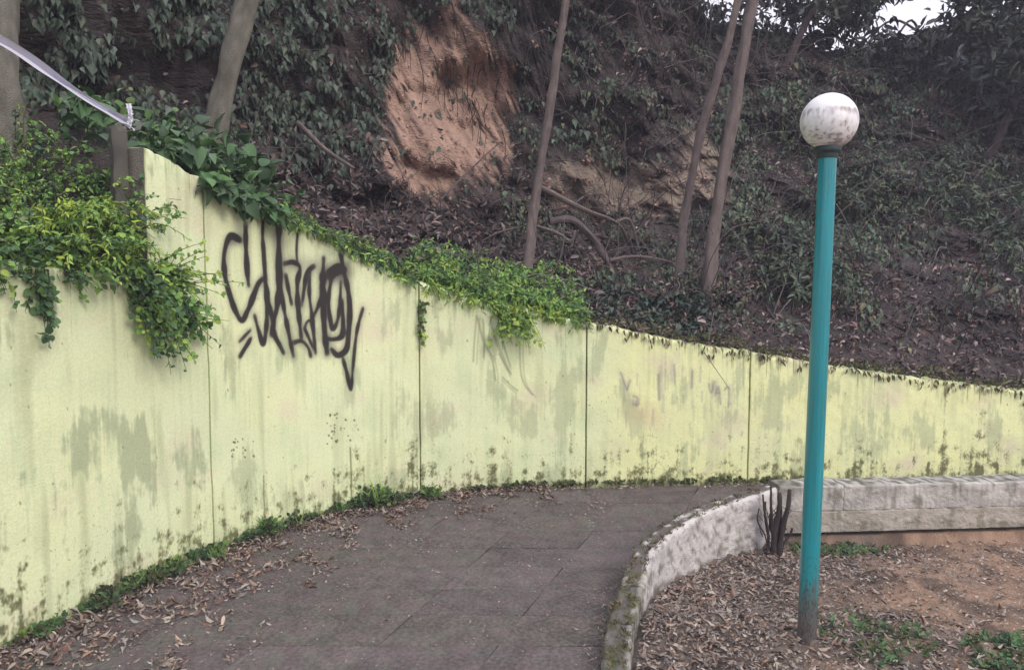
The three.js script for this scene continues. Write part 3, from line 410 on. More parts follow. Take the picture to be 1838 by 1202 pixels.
{
  const h = (s, d) => hill(s, d).toArray();
  const A = h(5.72, 1.0);
  tree('thick pale grey trunk rising at the left edge behind the tape', [A, [A[0] - 0.01, 3.2, A[2]], [A[0] - 0.05, 4.4, A[2]], [A[0] - 0.02, 6.2, A[2] - 0.2], [A[0] + 0.1, 7.6, A[2] - 0.3]], 0.112, 0.07, M_bark[1], [A[0], 8.0, A[2] - 0.4, 1.5, 1.1, 650]);
  const B = h(6.9, 1.05);
  tree('grey trunk leaning right behind the broad-leaved plant', [[-2.26, B[1], -5.7], [-2.07, 2.85, -5.7], [-1.86, 3.6, -5.72], [-1.55, 4.7, -5.8], [-1.3, 6.2, -6.0], [-1.25, 7.4, -6.1]], 0.08, 0.055, M_bark[1], [-1.5, 7.9, -6.3, 1.5, 1.0, 650]);
  const C = h(8.6, 0.82);
  tree('slender pale tree trunk standing alone before the red clay face', [C, [0.2, 2.25, -6.85], [0.33, 3.05, -6.85], [0.47, 4.0, -6.85], [0.72, 5.6, -6.9], [0.8, 6.8, -7]], 0.042, 0.026, M_bark[0], [0.9, 7.4, -7.1, 1.2, 0.9, 800], { limbs: 3 });
  const Dd = h(10.02, 0.72);
  tree('taller and thicker trunk of the leaning pair left of the lamp', [Dd, [1.72, 2.05, -6.65], [1.86, 3.0, -6.65], [2.0, 3.9, -6.65], [2.2, 5.4, -6.6], [2.4, 6.8, -6.6]], 0.056, 0.04, M_bark[0], [2.5, 7.5, -6.7, 1.5, 1.0, 1100]);
  const E = h(9.86, 1.08);
  tree('thinner bent trunk of the leaning pair left of the lamp', [E, [1.52, 2.0, -7.0], [1.6, 2.5, -7.0], [1.68, 2.9, -7.0], [1.92, 3.75, -7.0], [2.2, 5.2, -7.1], [2.2, 6.4, -7.2]], 0.04, 0.028, M_bark[0], [2.1, 7.2, -7.6, 1.1, 0.8, 700], { limbs: 3 });
  const Z0 = h(2.7, 0.7);
  tree('grey trunk just outside the left edge holding the tape', [Z0, [Z0[0] + 0.02, 3.2, Z0[2]], [Z0[0], 4.6, Z0[2]], [Z0[0] + 0.1, 6.4, Z0[2]]], 0.1, 0.06, M_bark[1], [Z0[0], 7.2, Z0[2], 1.4, 1.0, 450]);
  // darker evergreens on the upper right and along the crest
  const ev = { name: 'evergreen_tree', geo: G_lance, cols: [[0.03, 0.045, 0.04], [0.04, 0.055, 0.05], [0.05, 0.06, 0.045], [0.035, 0.04, 0.045]], size: 0.13, limbs: 5, group: 'dark evergreens on the crest' };
  const eg = (lab, s, d, cx, cy, cz, r, ry, n) => { const b = h(s, d); tree(lab, [b, [(b[0] * 2 + cx) / 3, (b[1] * 2 + cy) / 3, (b[2] * 2 + cz) / 3 + 0.2], [cx, cy, cz], [cx, cy + ry * 0.7, cz]], 0.05, 0.02, M_bark[2], [cx, cy, cz, r, ry, n], ev); };
  eg('dark evergreen tree filling the upper right corner', 14.3, 3.6, 6.4, 4.5, -9.7, 1.1, 1.7, 6000);
  eg('dark evergreen left of the bright sky gap', 12.0, 4.4, 4.3, 5.6, -10.8, 0.85, 1.0, 3200);
  eg('dark evergreen on the crest above the twin trunks', 10.9, 4.8, 2.9, 5.6, -11, 1.1, 1.2, 2600);
  eg('small evergreen bush under the bright sky gap', 13.3, 4.9, 5.5, 4.62, -10.7, 1.0, 0.3, 1500);
  eg('dark evergreen right of the bright sky gap', 15.0, 5.2, 8.0, 6.2, -11.6, 1.2, 1.5, 3000);
}

// ---------------------------------------------------------------- ground cover on the hillside
function scatterHill(n, [s0, s1], [d0, d1], accept, make) {
  const out = []; let tries = 0;
  while (out.length < n && tries++ < n * 14) { const s = rr(s0, s1), d = rr(d0, d1), p = hill(s, d), q = hill(s, d + 0.05), sl = p.distanceTo(q) / 0.05; if (R() > sl / 6) continue; const a = accept(p, s, d); if (a <= 0 || R() > a) continue; const it = make(p, hillNormal(s, d), s, d); if (it) out.push(it); }
  return out;
}
const inClay = (p) => (1 - Math.hypot((p.x + 0.62) / 0.62, (p.y - 3.25) / 1.05) > 0.0 || tanPatch(p) > 0.25) && p.z < -6.2;
{ // ivy
  const cols = [[0.042, 0.066, 0.045], [0.05, 0.08, 0.055], [0.034, 0.056, 0.03], [0.08, 0.105, 0.08], [0.024, 0.038, 0.024]];
  const mk = (sz) => (p, n) => { const o = 0.02 + 0.3 * Math.max(0, fbm3(p.x * 1.5, p.y * 1.5, p.z * 1.5, 2) + 0.1) * R(); return { p: p.clone().addScaledVector(n, o), dir: V(rr(-0.5, 0.5), -1, rr(-0.3, 0.5)).addScaledVector(n, 0.35), nrm: n.clone().add(rndDir().multiplyScalar(0.7)), s: sz * rr(0.6, 1.35), c: vary(pick(cols), 0.35) }; };
  const A = scatterHill(26000, [5.8, 8.7], [0.9, 3.6], (p) => (inClay(p) ? 0.012 : clamp(0.7 + 1.7 * fbm3(p.x * 0.9, p.y * 0.9, p.z * 0.9 + 7, 3)) * sstep(2.3, 2.9, p.y) * (p.x > -1.2 ? sstep(3.95, 4.25, p.y) : 1)), mk(0.07));
  const Bv = scatterHill(11000, [8.5, 12.2], [0.4, 4.2], (p) => (inClay(p) ? 0.06 : 1) * sstep(-0.12, 0.2, fbm3(p.x * 1.1, p.y * 1.1, p.z * 1.1 + 3, 3)), mk(0.075));
  const Cv = scatterHill(12000, [10.8, 16.5], [0.8, 5.2], (p) => sstep(-0.05, 0.3, fbm3(p.x * 0.8, p.y * 0.8, p.z * 0.8 + 3, 3)) * (p.y > 2.0 ? 1 : 0.4), mk(0.085));
  for (const it of [...Bv, ...Cv]) { const k = 0.6 + 0.9 * sstep(-0.3, 0.3, fbm3(it.p.x * 2, it.p.y * 2, it.p.z * 2 + 50, 2)); if (R() < 0.15) it.c = vary(pick([[0.12, 0.095, 0.07], [0.08, 0.06, 0.05], [0.15, 0.13, 0.08]]), 0.3); it.c = it.c.map((v, i) => v * [0.9, 1.0, 0.85][i] * k); it.s *= 0.4 + 0.9 * R() * R(); }
  tag(instanced('ivy', G_ivy, M_leaf, [...A, ...Bv, ...Cv]), 'dark grey-green ivy covering the earth bank behind the wall', 'ivy', null, 'stuff');
}
const deadCols = [[0.16, 0.12, 0.115], [0.22, 0.175, 0.17], [0.11, 0.08, 0.08], [0.31, 0.26, 0.25], [0.075, 0.058, 0.06], [0.18, 0.11, 0.1]];
{ // dead leaves lying on the bank
  const mk = (sz, k) => (p, n) => ({ p: p.clone().addScaledVector(n, rr(0.005, 0.05)), dir: rndDir().addScaledVector(n, -0.3), nrm: n.clone().add(rndDir().multiplyScalar(0.9)), s: sz * rr(0.6, 1.4), c: vary(pick(deadCols).map((v) => v * k), 0.3) });
  const A = scatterHill(19000, [9.2, 16.5], [0.1, 4.6], (p, s, d) => (inClay(p) ? 0.1 : 1) * 0.35 + (inClay(p) ? 0.1 : 0.8) * sstep(-0.15, 0.25, fbm3(p.x * 1.2, p.y * 1.2, p.z * 1.2 + 11, 3)), mk(0.062, 0.8));
  for (const it of A) { const k = 0.45 + 1.0 * sstep(-0.3, 0.3, fbm3(it.p.x * 1.3, it.p.y * 1.3, it.p.z * 1.3 + 60, 3)); it.c = it.c.map((v) => v * k); it.s *= rr(0.4, 1.2); }
  const Bv = scatterHill(5500, [6.6, 9.4], [0.2, 2.4], (p) => (inClay(p) ? 0.04 : 0.8) * (p.y < 3 ? 1 : 0.2), mk(0.07, 0.8));
  const Cw = []; for (let i = 0; i < 7000; i++) { const s = rr(8.9, 16.5), d = 0.12 + 1.5 * R(); if (R() > 0.45 + 0.8 * fbm(s * 1.6, d * 3, 3) + 0.25) continue; Cw.push(mk(0.05, 1)(hill(s, d), hillNormal(s, d))); }
  tag(instanced('dead_leaves', G_dead, M_dead, [...A, ...Bv, ...Cw]), 'brown dead leaves lying over the wooded bank', 'leaf litter', null, 'stuff');
}
{ // dry twigs and bramble stems tangled over the bank
  const gs = [], M_twig = new THREE.MeshStandardMaterial({ vertexColors: true, roughness: 0.9 });
  const its = [...scatterHill(900, [8.8, 16], [0.3, 4.6], () => 1, (p, n) => [p, n]), ...scatterHill(110, [6.8, 9.4], [0.4, 2.2], (p) => (inClay(p) ? 0.1 : 1), (p, n) => [p, n])];
  for (const [p, n] of its) { const L = rr(0.2, 0.95), d = rndDir().addScaledVector(n, 0.55); d.y += 0.2; d.normalize(); const e = p.clone().addScaledVector(d, L), m = p.clone().lerp(e, 0.5).add(rndDir().multiplyScalar(L * 0.16)); e.y -= L * rr(0, 0.35); gs.push(tube([p.clone().addScaledVector(n, -0.02), m, e], rr(0.003, 0.0075), 0.0018, { seg: 6, rad: 4, closeEnd: false, bump: 0 })); }
  for (const [p, n] of scatterHill(420, [9.2, 16], [0.6, 4.6], (p) => 0.3 + fbm3(p.x, p.y, p.z + 31, 2), (p, n) => [p, n])) { // long arching stems
    const L = rr(0.6, 1.7), d = V(rr(-0.8, 0.8), rr(0.2, 1.2), rr(-0.1, 0.8)).addScaledVector(n, 0.4).normalize(), P = []; for (let k = 0; k <= 4; k++) { const t = k / 4; P.push(p.clone().addScaledVector(d, L * t).add(V(rr(-0.03, 0.03), -L * rr(0.3, 0.7) * t * t, rr(-0.03, 0.03)))); } gs.push(tube(P, rr(0.003, 0.007), 0.0015, { seg: 9, rad: 4, closeEnd: false, bump: 0 })); }
  for (const g of gs) { const c = vary(pick([[0.1, 0.085, 0.09], [0.16, 0.135, 0.14], [0.06, 0.05, 0.055], [0.2, 0.17, 0.16]]), 0.25), n = g.attributes.position.count, a = new Float32Array(n * 3); for (let i = 0; i < n; i++) a.set(c, i * 3); g.setAttribute('color', new THREE.BufferAttribute(a, 3)); }
  tag(mesh('dry_twigs', mergeGeometries(gs), M_twig), 'tangle of bare dry twigs and bramble stems over the bank', 'twigs', null, 'stuff');
}
{ // loose clods and stones stuck in the clay face
  const g = new THREE.IcosahedronGeometry(0.5, 1), q = g.attributes.position; for (let i = 0; i < q.count; i++) { const k = 1 + 0.35 * n3(q.getX(i) * 2, q.getY(i) * 2, q.getZ(i) * 2); q.setXYZ(i, q.getX(i) * k, q.getY(i) * k, q.getZ(i) * k * 0.7); } g.computeVertexNormals();
  const its = scatterHill(2600, [7.7, 10.6], [1.7, 3.2], (p) => (inClay(p) ? 1 : 0.1), (p, n) => ({ p: p.clone(), dir: rndDir(), nrm: n, s: 0.008 + 0.03 * Math.pow(R(), 4), c: vary(pick([[0.36, 0.23, 0.19], [0.28, 0.17, 0.14], [0.2, 0.12, 0.1], [0.42, 0.27, 0.22]]), 0.2) }));
  tag(instanced('clay_clods', g, M_dead, its), 'small clods and stones stuck in the red clay face', 'clods', null, 'stuff');
}
{ // fallen branches
  const list = [
    ['pale broken branch slanting down right from the slender trunk', [[[0.22, 2.38, -7.0], [0.46, 2.27, -7.1], [0.72, 2.16, -7.2], [0.97, 2.06, -7.25], [1.1, 1.9, -7.4]], [[0.96, 2.07, -7.25], [1.08, 2.1, -7.3], [1.2, 1.82, -7.4]]], 0.03, 0.014],
    ['dark crooked fallen branch bending down to the wall top', [[[0.33, 2.06, -6.95], [0.53, 2.07, -7.0], [0.7, 1.93, -6.95], [0.83, 1.7, -6.8], [0.95, 1.36, -6.55]], [[0.7, 1.93, -6.95], [0.8, 1.95, -7.2], [0.98, 1.9, -7.4]]], 0.036, 0.02],
    ['short hooked broken stick beside the slender trunk', [[[0.2, 2.02, -6.9], [0.4, 1.95, -6.85], [0.52, 1.88, -6.85], [0.55, 1.97, -6.85], [0.56, 1.75, -7.1]]], 0.017, 0.009],
    ['thin fallen branch lying flat left of the twin trunks', [[[0.75, 1.68, -7.0], [1.05, 1.75, -7.0], [1.3, 1.73, -7.0], [1.56, 1.66, -7.1]]], 0.016, 0.008],
    ['thin arched twig left of the slender trunk', [[[-0.35, 1.85, -7.2], [-0.1, 1.97, -7.0], [0.11, 2.02, -6.95], [0.26, 2.1, -6.93]]], 0.012, 0.008],
    ['bare root stick on the brown bank below the ivy', [[[-1.85, 2.9, -6.85], [-1.6, 2.66, -6.75], [-1.36, 2.5, -6.8]]], 0.026, 0.014],
    ['thin dry stick leaning on the foot of the clay face', [[[-0.7, 2.25, -7.35], [-0.37, 2.6, -7.45], [-0.15, 2.85, -7.75]]], 0.011, 0.006],
  ];
  for (const [lab, tubes, r0, r1] of list) { const b = tubes[0][0], t = mesh('fallen_branch', mergeGeometries(tubes.map((q, i) => tube(q.map((p) => V(p[0] - b[0], p[1] - b[1], p[2] - b[2])), i ? r0 * 0.6 : r0, i ? r1 * 0.7 : r1, { seg: 22, rad: 8, bump: 0.3 }))), lab.startsWith('dark') ? M_bark[2] : M_bark[0]); t.position.set(...b); tag(t, lab, 'branch', 'fallen branches on the bank'); }
  const gs = []; for (let i = 0; i < 120; i++) { const s = rr(7.95, 8.85), d = rr(2.35, 2.75), p = hill(s, d); if (p.y < 2.9) continue; const n = hillNormal(s, d), q = p.clone().addScaledVector(n, 0.03), L = rr(0.3, 1.1), e = hill(s + rr(-0.06, 0.06), d - L * 0.13).addScaledVector(n, 0.03); gs.push(tube([q, q.clone().lerp(e, 0.5).add(V(rr(-0.06, 0.06), 0, 0.05)), e], rr(0.003, 0.008), 0.002, { seg: 8, rad: 4, bump: 0, closeEnd: false })); }
  tag(mesh('hanging_roots', mergeGeometries(gs), new THREE.MeshStandardMaterial({ color: new THREE.Color(0.06, 0.04, 0.035), roughness: 0.95 })), 'thin dark roots hanging down the bare red clay face', 'roots', null, 'stuff');
}

// ---------------------------------------------------------------- plants on and at the wall
function plantParts(root, { stems, base, dir, len, droop = 0.5, geo = G_round, size = 0.04, per = 10, cols, mat = M_green, stemR = 0.0025, stemCol = [0.05, 0.08, 0.03], up = 0.4, face, single }) {
  const gs = [], its = [], o = root.position;
  for (let i = 0; i < stems; i++) {
    const b = base(i), d = dir(i, b).normalize(), L = rr(...len), P = []; const side = rndDir().multiplyScalar(0.25);
    for (let k = 0; k <= 5; k++) { const t = k / 5; P.push(V(b.x - o.x + d.x * L * t + side.x * L * t * t, b.y - o.y + d.y * L * t - droop * L * t * t, b.z - o.z + d.z * L * t + side.z * L * t * t)); }
    gs.push(tube(P, stemR * rr(0.7, 1.4), stemR * 0.4, { seg: 5, rad: 4, bump: 0, closeEnd: false }));
    const cv = new THREE.CatmullRomCurve3(P), col = pick(cols);
    for (let k = 0; k < per; k++) { const t = rr(0.12, 1), p = cv.getPoint(t), tg = cv.getTangent(t); its.push({ p, dir: tg.multiplyScalar(0.5).add(rndDir()), nrm: V(rr(-0.6, 0.6), up + R(), rr(-0.6, 0.6)).add(face ?? V(0, 0, 0.3)), s: size * rr(0.55, 1.35), c: vary(col, 0.28) }); }
  }
  tag(mesh('stems', mergeGeometries(gs), new THREE.MeshStandardMaterial({ color: new THREE.Color(...stemCol), roughness: 0.8 }), root), null, null, null, 'stuff');
  if (single) { its.forEach((it) => { const l = mesh('leaf', geo, pick(single), root); Y.copy(it.dir).normalize(); X.crossVectors(Y, it.nrm).normalize(); Z.crossVectors(X, Y).normalize(); M4.makeBasis(X, Y, Z); l.quaternion.setFromRotationMatrix(M4); l.position.copy(it.p); l.scale.setScalar(it.s); }); return; }
  tag(instanced('foliage', geo, mat, its, root), null, null, null, 'stuff');
}
{
  const dk = [[0.045, 0.075, 0.045], [0.06, 0.1, 0.055], [0.035, 0.05, 0.04], [0.08, 0.1, 0.05]];
  for (const [lab, s, d0, d1, w, n] of [['green creeper curtain hanging down the bank right of the lamp', 13.5, 1.6, 3.6, 0.45, 150], ['dark shrub on the bank at the right edge of the picture', 14.6, 1.2, 3.4, 0.7, 190], ['dark leafy shrub on the bank just right of the lamp globe', 12.3, 2.4, 4.0, 0.6, 150], ['low dark shrub on the bank left of the lamp pole', 11.0, 1.2, 2.2, 0.5, 110]]) {
    const b = hill(s, (d0 + d1) / 2), g = thing('bank_shrub', lab, 'shrub', b.toArray());
    plantParts(g, { stems: n, base: () => { const q = hill(s + rr(-w, w) * 0.8, rr(d0, d1)); return q; }, dir: () => V(rr(-0.5, 0.5), rr(0.2, 1), rr(0.3, 1)), len: [0.3, 0.75], droop: 0.9, geo: G_lance, size: 0.075, per: 20, cols: dk, mat: M_leaf, stemR: 0.004, stemCol: [0.06, 0.05, 0.05] });
  }
}
const onWall = (s, off, h) => { const w = wallAt(s); return V(w.x + w.nx * off, h, w.z + w.nz * off); };
const out = (s) => { const w = wallAt(s); return V(-w.nx, 0, -w.nz); };
const fresh = [[0.19, 0.36, 0.08], [0.25, 0.43, 0.09], [0.15, 0.3, 0.07], [0.32, 0.47, 0.09]], lime = [[0.33, 0.46, 0.06], [0.4, 0.52, 0.07], [0.25, 0.4, 0.06]], deep = [[0.075, 0.17, 0.055], [0.1, 0.21, 0.075], [0.055, 0.12, 0.05]], olive = [[0.08, 0.1, 0.03], [0.06, 0.075, 0.025], [0.11, 0.12, 0.04]];
{
  const P = (name, label, s, off, h, cat = 'plant', group) => { const p = onWall(s, off, h); return thing(name, label, cat, p.toArray(), group); };
  let g = P('wall_shrub', 'large mass of green pellitory spilling over the lowest wall panel at left', 5.0, 0.3, 1.6);
  plantParts(g, { stems: 900, base: () => { const s = rr(4.2, 5.75), d = 0.06 + 1.25 * Math.pow(R(), 1.4); const p = hill(s, Math.max(0.14, d)); p.y -= 0.03; return p; }, dir: (i, b) => V(rr(-0.5, 0.5), 1, rr(-0.5, 0.5)).addScaledVector(out(5), rr(0.1, 0.9)), len: [0.2, 0.55], droop: 0.5, geo: G_round, size: 0.026, per: 21, cols: [...fresh, ...fresh, ...deep, [0.26, 0.34, 0.16]] });
  plantParts(g, { stems: 260, base: () => { const s = rr(4.3, 5.7), p = hill(s, rr(0.14, 1.2)); return p; }, dir: () => V(rr(-0.4, 0.4), 1, rr(-0.4, 0.4)), len: [0.3, 0.65], droop: 0.25, geo: G_lance, size: 0.032, per: 20, cols: [...fresh, ...olive.map((c) => c.map((v) => v * 1.6))] });
  plantParts(g, { stems: 120, base: () => { const s = rr(4.2, 5.66); return onWall(s, rr(0, 0.12), 1.58 + rr(0, 0.1)); }, dir: () => V(rr(-0.5, 0.5), rr(0, 0.7), rr(-0.5, 0.5)).addScaledVector(out(5), rr(0.4, 0.9)), len: [0.08, 0.2], droop: 0.9, geo: G_round, size: 0.028, per: 12, cols: [...fresh, ...deep] });
  g = P('lime_shrub', 'yellow-green feathery plant hanging over the wall edge at left', 5.45, 0.1, 1.58);
  plantParts(g, { stems: 300, base: () => { const s = rr(5.2, 5.66); return onWall(s, rr(0, 0.5), 1.57 + rr(0, 0.3)); }, dir: (i, b) => V(rr(-0.3, 0.3), 0.7, rr(-0.3, 0.3)).addScaledVector(out(5.4), rr(0.2, 0.7)), len: [0.16, 0.42], droop: 0.8, geo: G_lance, size: 0.034, per: 20, cols: [...lime, ...fresh] });
  g = P('trailing_plant', 'thin leafy strand trailing down the left wall panel', 5.07, -0.01, 1.62);
  plantParts(g, { stems: 12, base: () => onWall(5.07 + rr(-0.05, 0.05), -0.01, 1.62), dir: () => V(rr(-0.1, 0.1), -1, 0).addScaledVector(out(5), 0.08), len: [0.18, 0.36], droop: 0.0, geo: G_round, size: 0.034, per: 11, cols: deep, face: out(5).multiplyScalar(1.2), up: 0 });
  g = P('hanging_plant', 'dense leafy plant hanging from the step in the wall top', 5.72, -0.02, 1.62);
  plantParts(g, { stems: 120, base: () => onWall(rr(5.55, 5.78), rr(-0.02, 0.02), rr(1.47, 1.66)), dir: () => V(rr(0, 0.5), rr(-1, 0.1), rr(-0.2, 0.2)).addScaledVector(out(5.7), rr(0.15, 0.5)), len: [0.1, 0.3], droop: 0.5, geo: G_round, size: 0.03, per: 17, cols: [...fresh, ...deep], face: out(5.7).multiplyScalar(0.9), up: 0.1 });
  plantParts(g, { stems: 34, base: () => onWall(rr(5.66, 5.8), -0.02, rr(1.45, 1.65)), dir: () => V(rr(0.2, 0.9), rr(-0.1, 1), rr(-0.5, 0)).addScaledVector(out(5.8), 0.25), len: [0.14, 0.36], droop: 0.25, geo: G_round, size: 0.024, per: 11, cols: [...fresh, ...lime], face: out(5.7).multiplyScalar(0.9), up: 0.1 });
  plantParts(g, { stems: 22, base: () => onWall(rr(5.75, 5.88), -0.02, rr(1.3, 1.45)), dir: () => V(rr(0.1, 0.9), rr(-0.5, 0.5), rr(-0.6, 0)).addScaledVector(out(5.8), 0.25), len: [0.1, 0.26], droop: 0.3, geo: G_round, size: 0.034, per: 9, cols: [...fresh, ...deep], face: out(5.7).multiplyScalar(0.9), up: 0.1 });
  // broad-leaved plant
  g = P('broad_leaved_plant', 'broad-leaved dark green plant leaning over the tall wall panel', 6.3, 0.35, 2.0);
  const bl = [[0.05, 0.125, 0.045], [0.075, 0.17, 0.06], [0.038, 0.09, 0.038], [0.1, 0.2, 0.07]].map((c) => leafMat({ color: new THREE.Color(...c), roughness: 0.7, transmission: 0.25, thickness: 0 }));
  plantParts(g, { single: bl, stems: 58, base: () => { const s = rr(5.85, 6.72), d = rr(0.16, 0.95), p = hill(s, d); return p; }, dir: () => V(rr(-0.5, 0.7), 1, rr(-0.4, 0.4)).addScaledVector(out(6.3), rr(0.1, 0.7)), len: [0.22, 0.62], droop: 0.4, geo: G_broad, size: 0.1, per: 5, cols: [...deep, [0.07, 0.16, 0.045]], mat: M_green, stemR: 0.005, up: 0.6 });
  plantParts(g, { stems: 150, base: () => { const s = rr(5.85, 6.85), d = rr(0.14, 1.0); return hill(s, d); }, dir: () => V(rr(-0.6, 0.6), 1, rr(-0.4, 0.4)).addScaledVector(out(6.3), rr(0, 0.5)), len: [0.15, 0.5], droop: 0.4, geo: G_round, size: 0.05, per: 9, cols: [...deep, [0.1, 0.2, 0.07], [0.14, 0.26, 0.08]] });
  plantParts(g, { stems: 30, base: () => { const s = rr(6.1, 6.55); return onWall(s, rr(0, 0.1), wallTop(s)); }, dir: () => V(rr(-0.2, 0.7), 0.2, 0).addScaledVector(out(6.4), rr(0.3, 0.8)), len: [0.1, 0.2], droop: 0.9, geo: G_broad, size: 0.075, per: 6, cols: deep, mat: M_green, stemR: 0.004, up: 0.3 });
  // fringe on the wall top
  g = P('wall_top_grass', 'strip of green grass and herbs on the wall top right of the tag', 7.05, 0.25, 1.72);
  plantParts(g, { stems: 420, base: () => { const s = rr(6.5, 7.55), d = 0.02 + 0.55 * R() * R(); const p = hill(s, Math.max(0.14, d)); p.y = Math.max(p.y, wallTop(s) - 0.08) - 0.02; return p; }, dir: () => V(rr(-0.5, 0.6), 0.8, rr(-0.3, 0.3)).addScaledVector(out(7), rr(0, 0.9)), len: [0.1, 0.3], droop: 0.6, geo: G_lance, size: 0.05, per: 11, cols: [...fresh, ...deep, ...olive] });
  plantParts(g, { stems: 190, base: () => { const s = rr(6.45, 7.62); return onWall(s, rr(0, 0.1), wallTop(s) - 0.01); }, dir: () => V(rr(-0.4, 0.6), 0.5, rr(-0.2, 0.2)).addScaledVector(out(7), rr(0.2, 0.8)), len: [0.05, 0.17], droop: 1.0, geo: G_lance, size: 0.04, per: 9, cols: [...fresh, ...deep] });
  g = P('wall_top_herbs', 'bright green herb patch on the wall top before the slender trunk', 8.3, 0.3, 1.4);
  plantParts(g, { stems: 620, base: () => { const s = rr(7.72, 8.9), d = 0.02 + 0.8 * Math.pow(R(), 1.6); const p = hill(s, Math.max(0.14, d)); p.y = Math.max(p.y, wallTop(s) - 0.08) - 0.02; return p; }, dir: () => V(rr(-0.5, 0.5), 1, rr(-0.3, 0.3)).addScaledVector(out(8.3), rr(-0.1, 0.7)), len: [0.14, 0.36], droop: 0.55, geo: G_lance, size: 0.045, per: 13, cols: [...fresh, ...fresh, ...deep] });
  plantParts(g, { stems: 46, base: () => { const s = 8.35 + rr(-0.12, 0.12); return onWall(s, 0.02, wallTop(s) - 0.02); }, dir: () => V(rr(-0.3, 0.3), -0.3, 0).addScaledVector(out(8.3), rr(0.2, 0.6)), len: [0.1, 0.24], droop: 0.6, geo: G_round, size: 0.034, per: 9, cols: [...lime, ...fresh] });
  plantParts(g, { stems: 170, base: () => { const s = rr(7.7, 8.9); return onWall(s, rr(0, 0.1), wallTop(s) - 0.01); }, dir: () => V(rr(-0.5, 0.5), 0.5, rr(-0.2, 0.2)).addScaledVector(out(8.3), rr(0.2, 0.8)), len: [0.05, 0.18], droop: 1.0, geo: G_lance, size: 0.04, per: 9, cols: [...fresh, ...lime] });
  g = P('dark_creeper', 'dark blue-green creeper on the wall top left of the twin trunks', 9.4, 0.3, 1.15);
  plantParts(g, { stems: 240, base: () => { const s = rr(8.86, 9.95), d = 0.1 + 0.7 * R(); const p = hill(s, Math.max(0.14, d)); p.y -= 0.02; return p; }, dir: () => V(rr(-0.6, 0.6), 0.8, rr(-0.3, 0.3)).addScaledVector(out(9), rr(-0.1, 0.5)), len: [0.08, 0.26], droop: 0.6, geo: G_ivy, size: 0.05, per: 9, cols: [[0.035, 0.06, 0.05], [0.05, 0.075, 0.055], [0.03, 0.05, 0.03]], mat: M_leaf });
  g = P('joint_sprout', 'small sprout growing out of the wall joint beside the tag', 7.655, -0.004, 1.42);
  plantParts(g, { stems: 9, base: () => onWall(7.655 + rr(-0.005, 0.01), 0.0, rr(1.18, 1.42)), dir: () => V(rr(-0.2, 0.5), rr(-1, 0.2), 0).addScaledVector(out(7.65), 0.4), len: [0.05, 0.14], droop: 0.4, geo: G_round, size: 0.03, per: 8, cols: [...olive, ...fresh], face: out(7.65), up: 0 });
}
{ // moss, dry grass and small leaves hanging over the right part of the wall top
  const its = []; for (let i = 0; i < 11000; i++) { const s = rr(8.85, 16.8), w = wallAt(s), off = rr(-0.015, 0.24), k = clamp(0.5 + fbm(s * 2.2, 3, 3) * 1.3); const hang = R() < 0.35 ? Math.pow(R(), 2) * 0.1 * k : 0; if (hang && off > 0.02) continue;
    its.push({ p: V(w.x + w.nx * (hang ? -0.012 : off), wallTop(s) + (hang ? -hang : rr(0, 0.07) * (0.4 + k)), w.z + w.nz * (hang ? -0.012 : off)), dir: V(rr(-0.7, 0.7), hang ? -1 : rr(-0.2, 0.8), rr(-0.3, 0.3)).addScaledVector(out(s), 0.4), nrm: V(0, 0.6, 0).add(rndDir()).add(out(s)), s: rr(0.02, 0.055), c: vary(R() < 0.55 ? pick(olive) : pick(deadCols), 0.35) }); }
  tag(instanced('wall_top_moss', G_lance, M_dead, its), 'fringe of moss and dry leaves along the right wall top', 'moss', null, 'stuff');
}
{ // weeds at the foot of the yellow wall
  const its = [], its2 = [];
  for (let i = 0; i < 330; i++) {
    const s = i < 250 ? rr(4.3, 7.75) : rr(7.6, 10.6), big = s < 7.75 ? clamp(0.45 + 1.1 * fbm(s * 2.1, 60, 3)) : 0.18, gap = s < 7.75 && fbm(s * 3.3, 90, 3) < -0.12, tall = (0.02 + 0.085 * big) * (s > 6.3 && s < 7.4 ? 1.35 : 1), b = onWall(s, -0.015 - rr(0, 0.1) * (0.4 + big), 0), col = s < 7.75 ? pick([...deep, ...deep, ...deep, ...fresh, ...olive]).map((v) => v * 0.6) : pick(olive), n = gap ? 3 : 10 + Math.floor(24 * big);
    for (let k = 0; k < n; k++) { const d = V(rr(-1, 1), rr(0.2, 1.3), rr(-1, 1)).normalize(), L = tall * rr(0.2, 1); its.push({ p: V(b.x + d.x * L * 0.7, 0.005 + d.y * L, b.z + d.z * L * 0.7), dir: d.clone().add(rndDir().multiplyScalar(0.6)), nrm: V(0, 1, 0.3).add(rndDir().multiplyScalar(0.7)), s: rr(0.013, 0.034), c: vary(col, 0.35) }); }
    if (R() < 0.25) for (let k = 0; k < 6; k++) its2.push({ p: b.clone(), dir: V(rr(-0.6, 0.6), 1, rr(-0.6, 0.6)), nrm: rndDir(), s: tall * rr(0.9, 1.6), c: vary(pick(fresh), 0.3) });
  }
  const w = tag(new THREE.Group(), 'fringe of small green weeds along the foot of the yellow wall', 'weeds', null, 'stuff'); w.name = 'wall_foot_weeds'; scene.add(w);
  tag(instanced('weed_leaves', G_round, M_green, its, w), null, null, null, 'stuff'); tag(instanced('weed_blades', G_blade, M_green, its2, w), null, null, null, 'stuff');
}
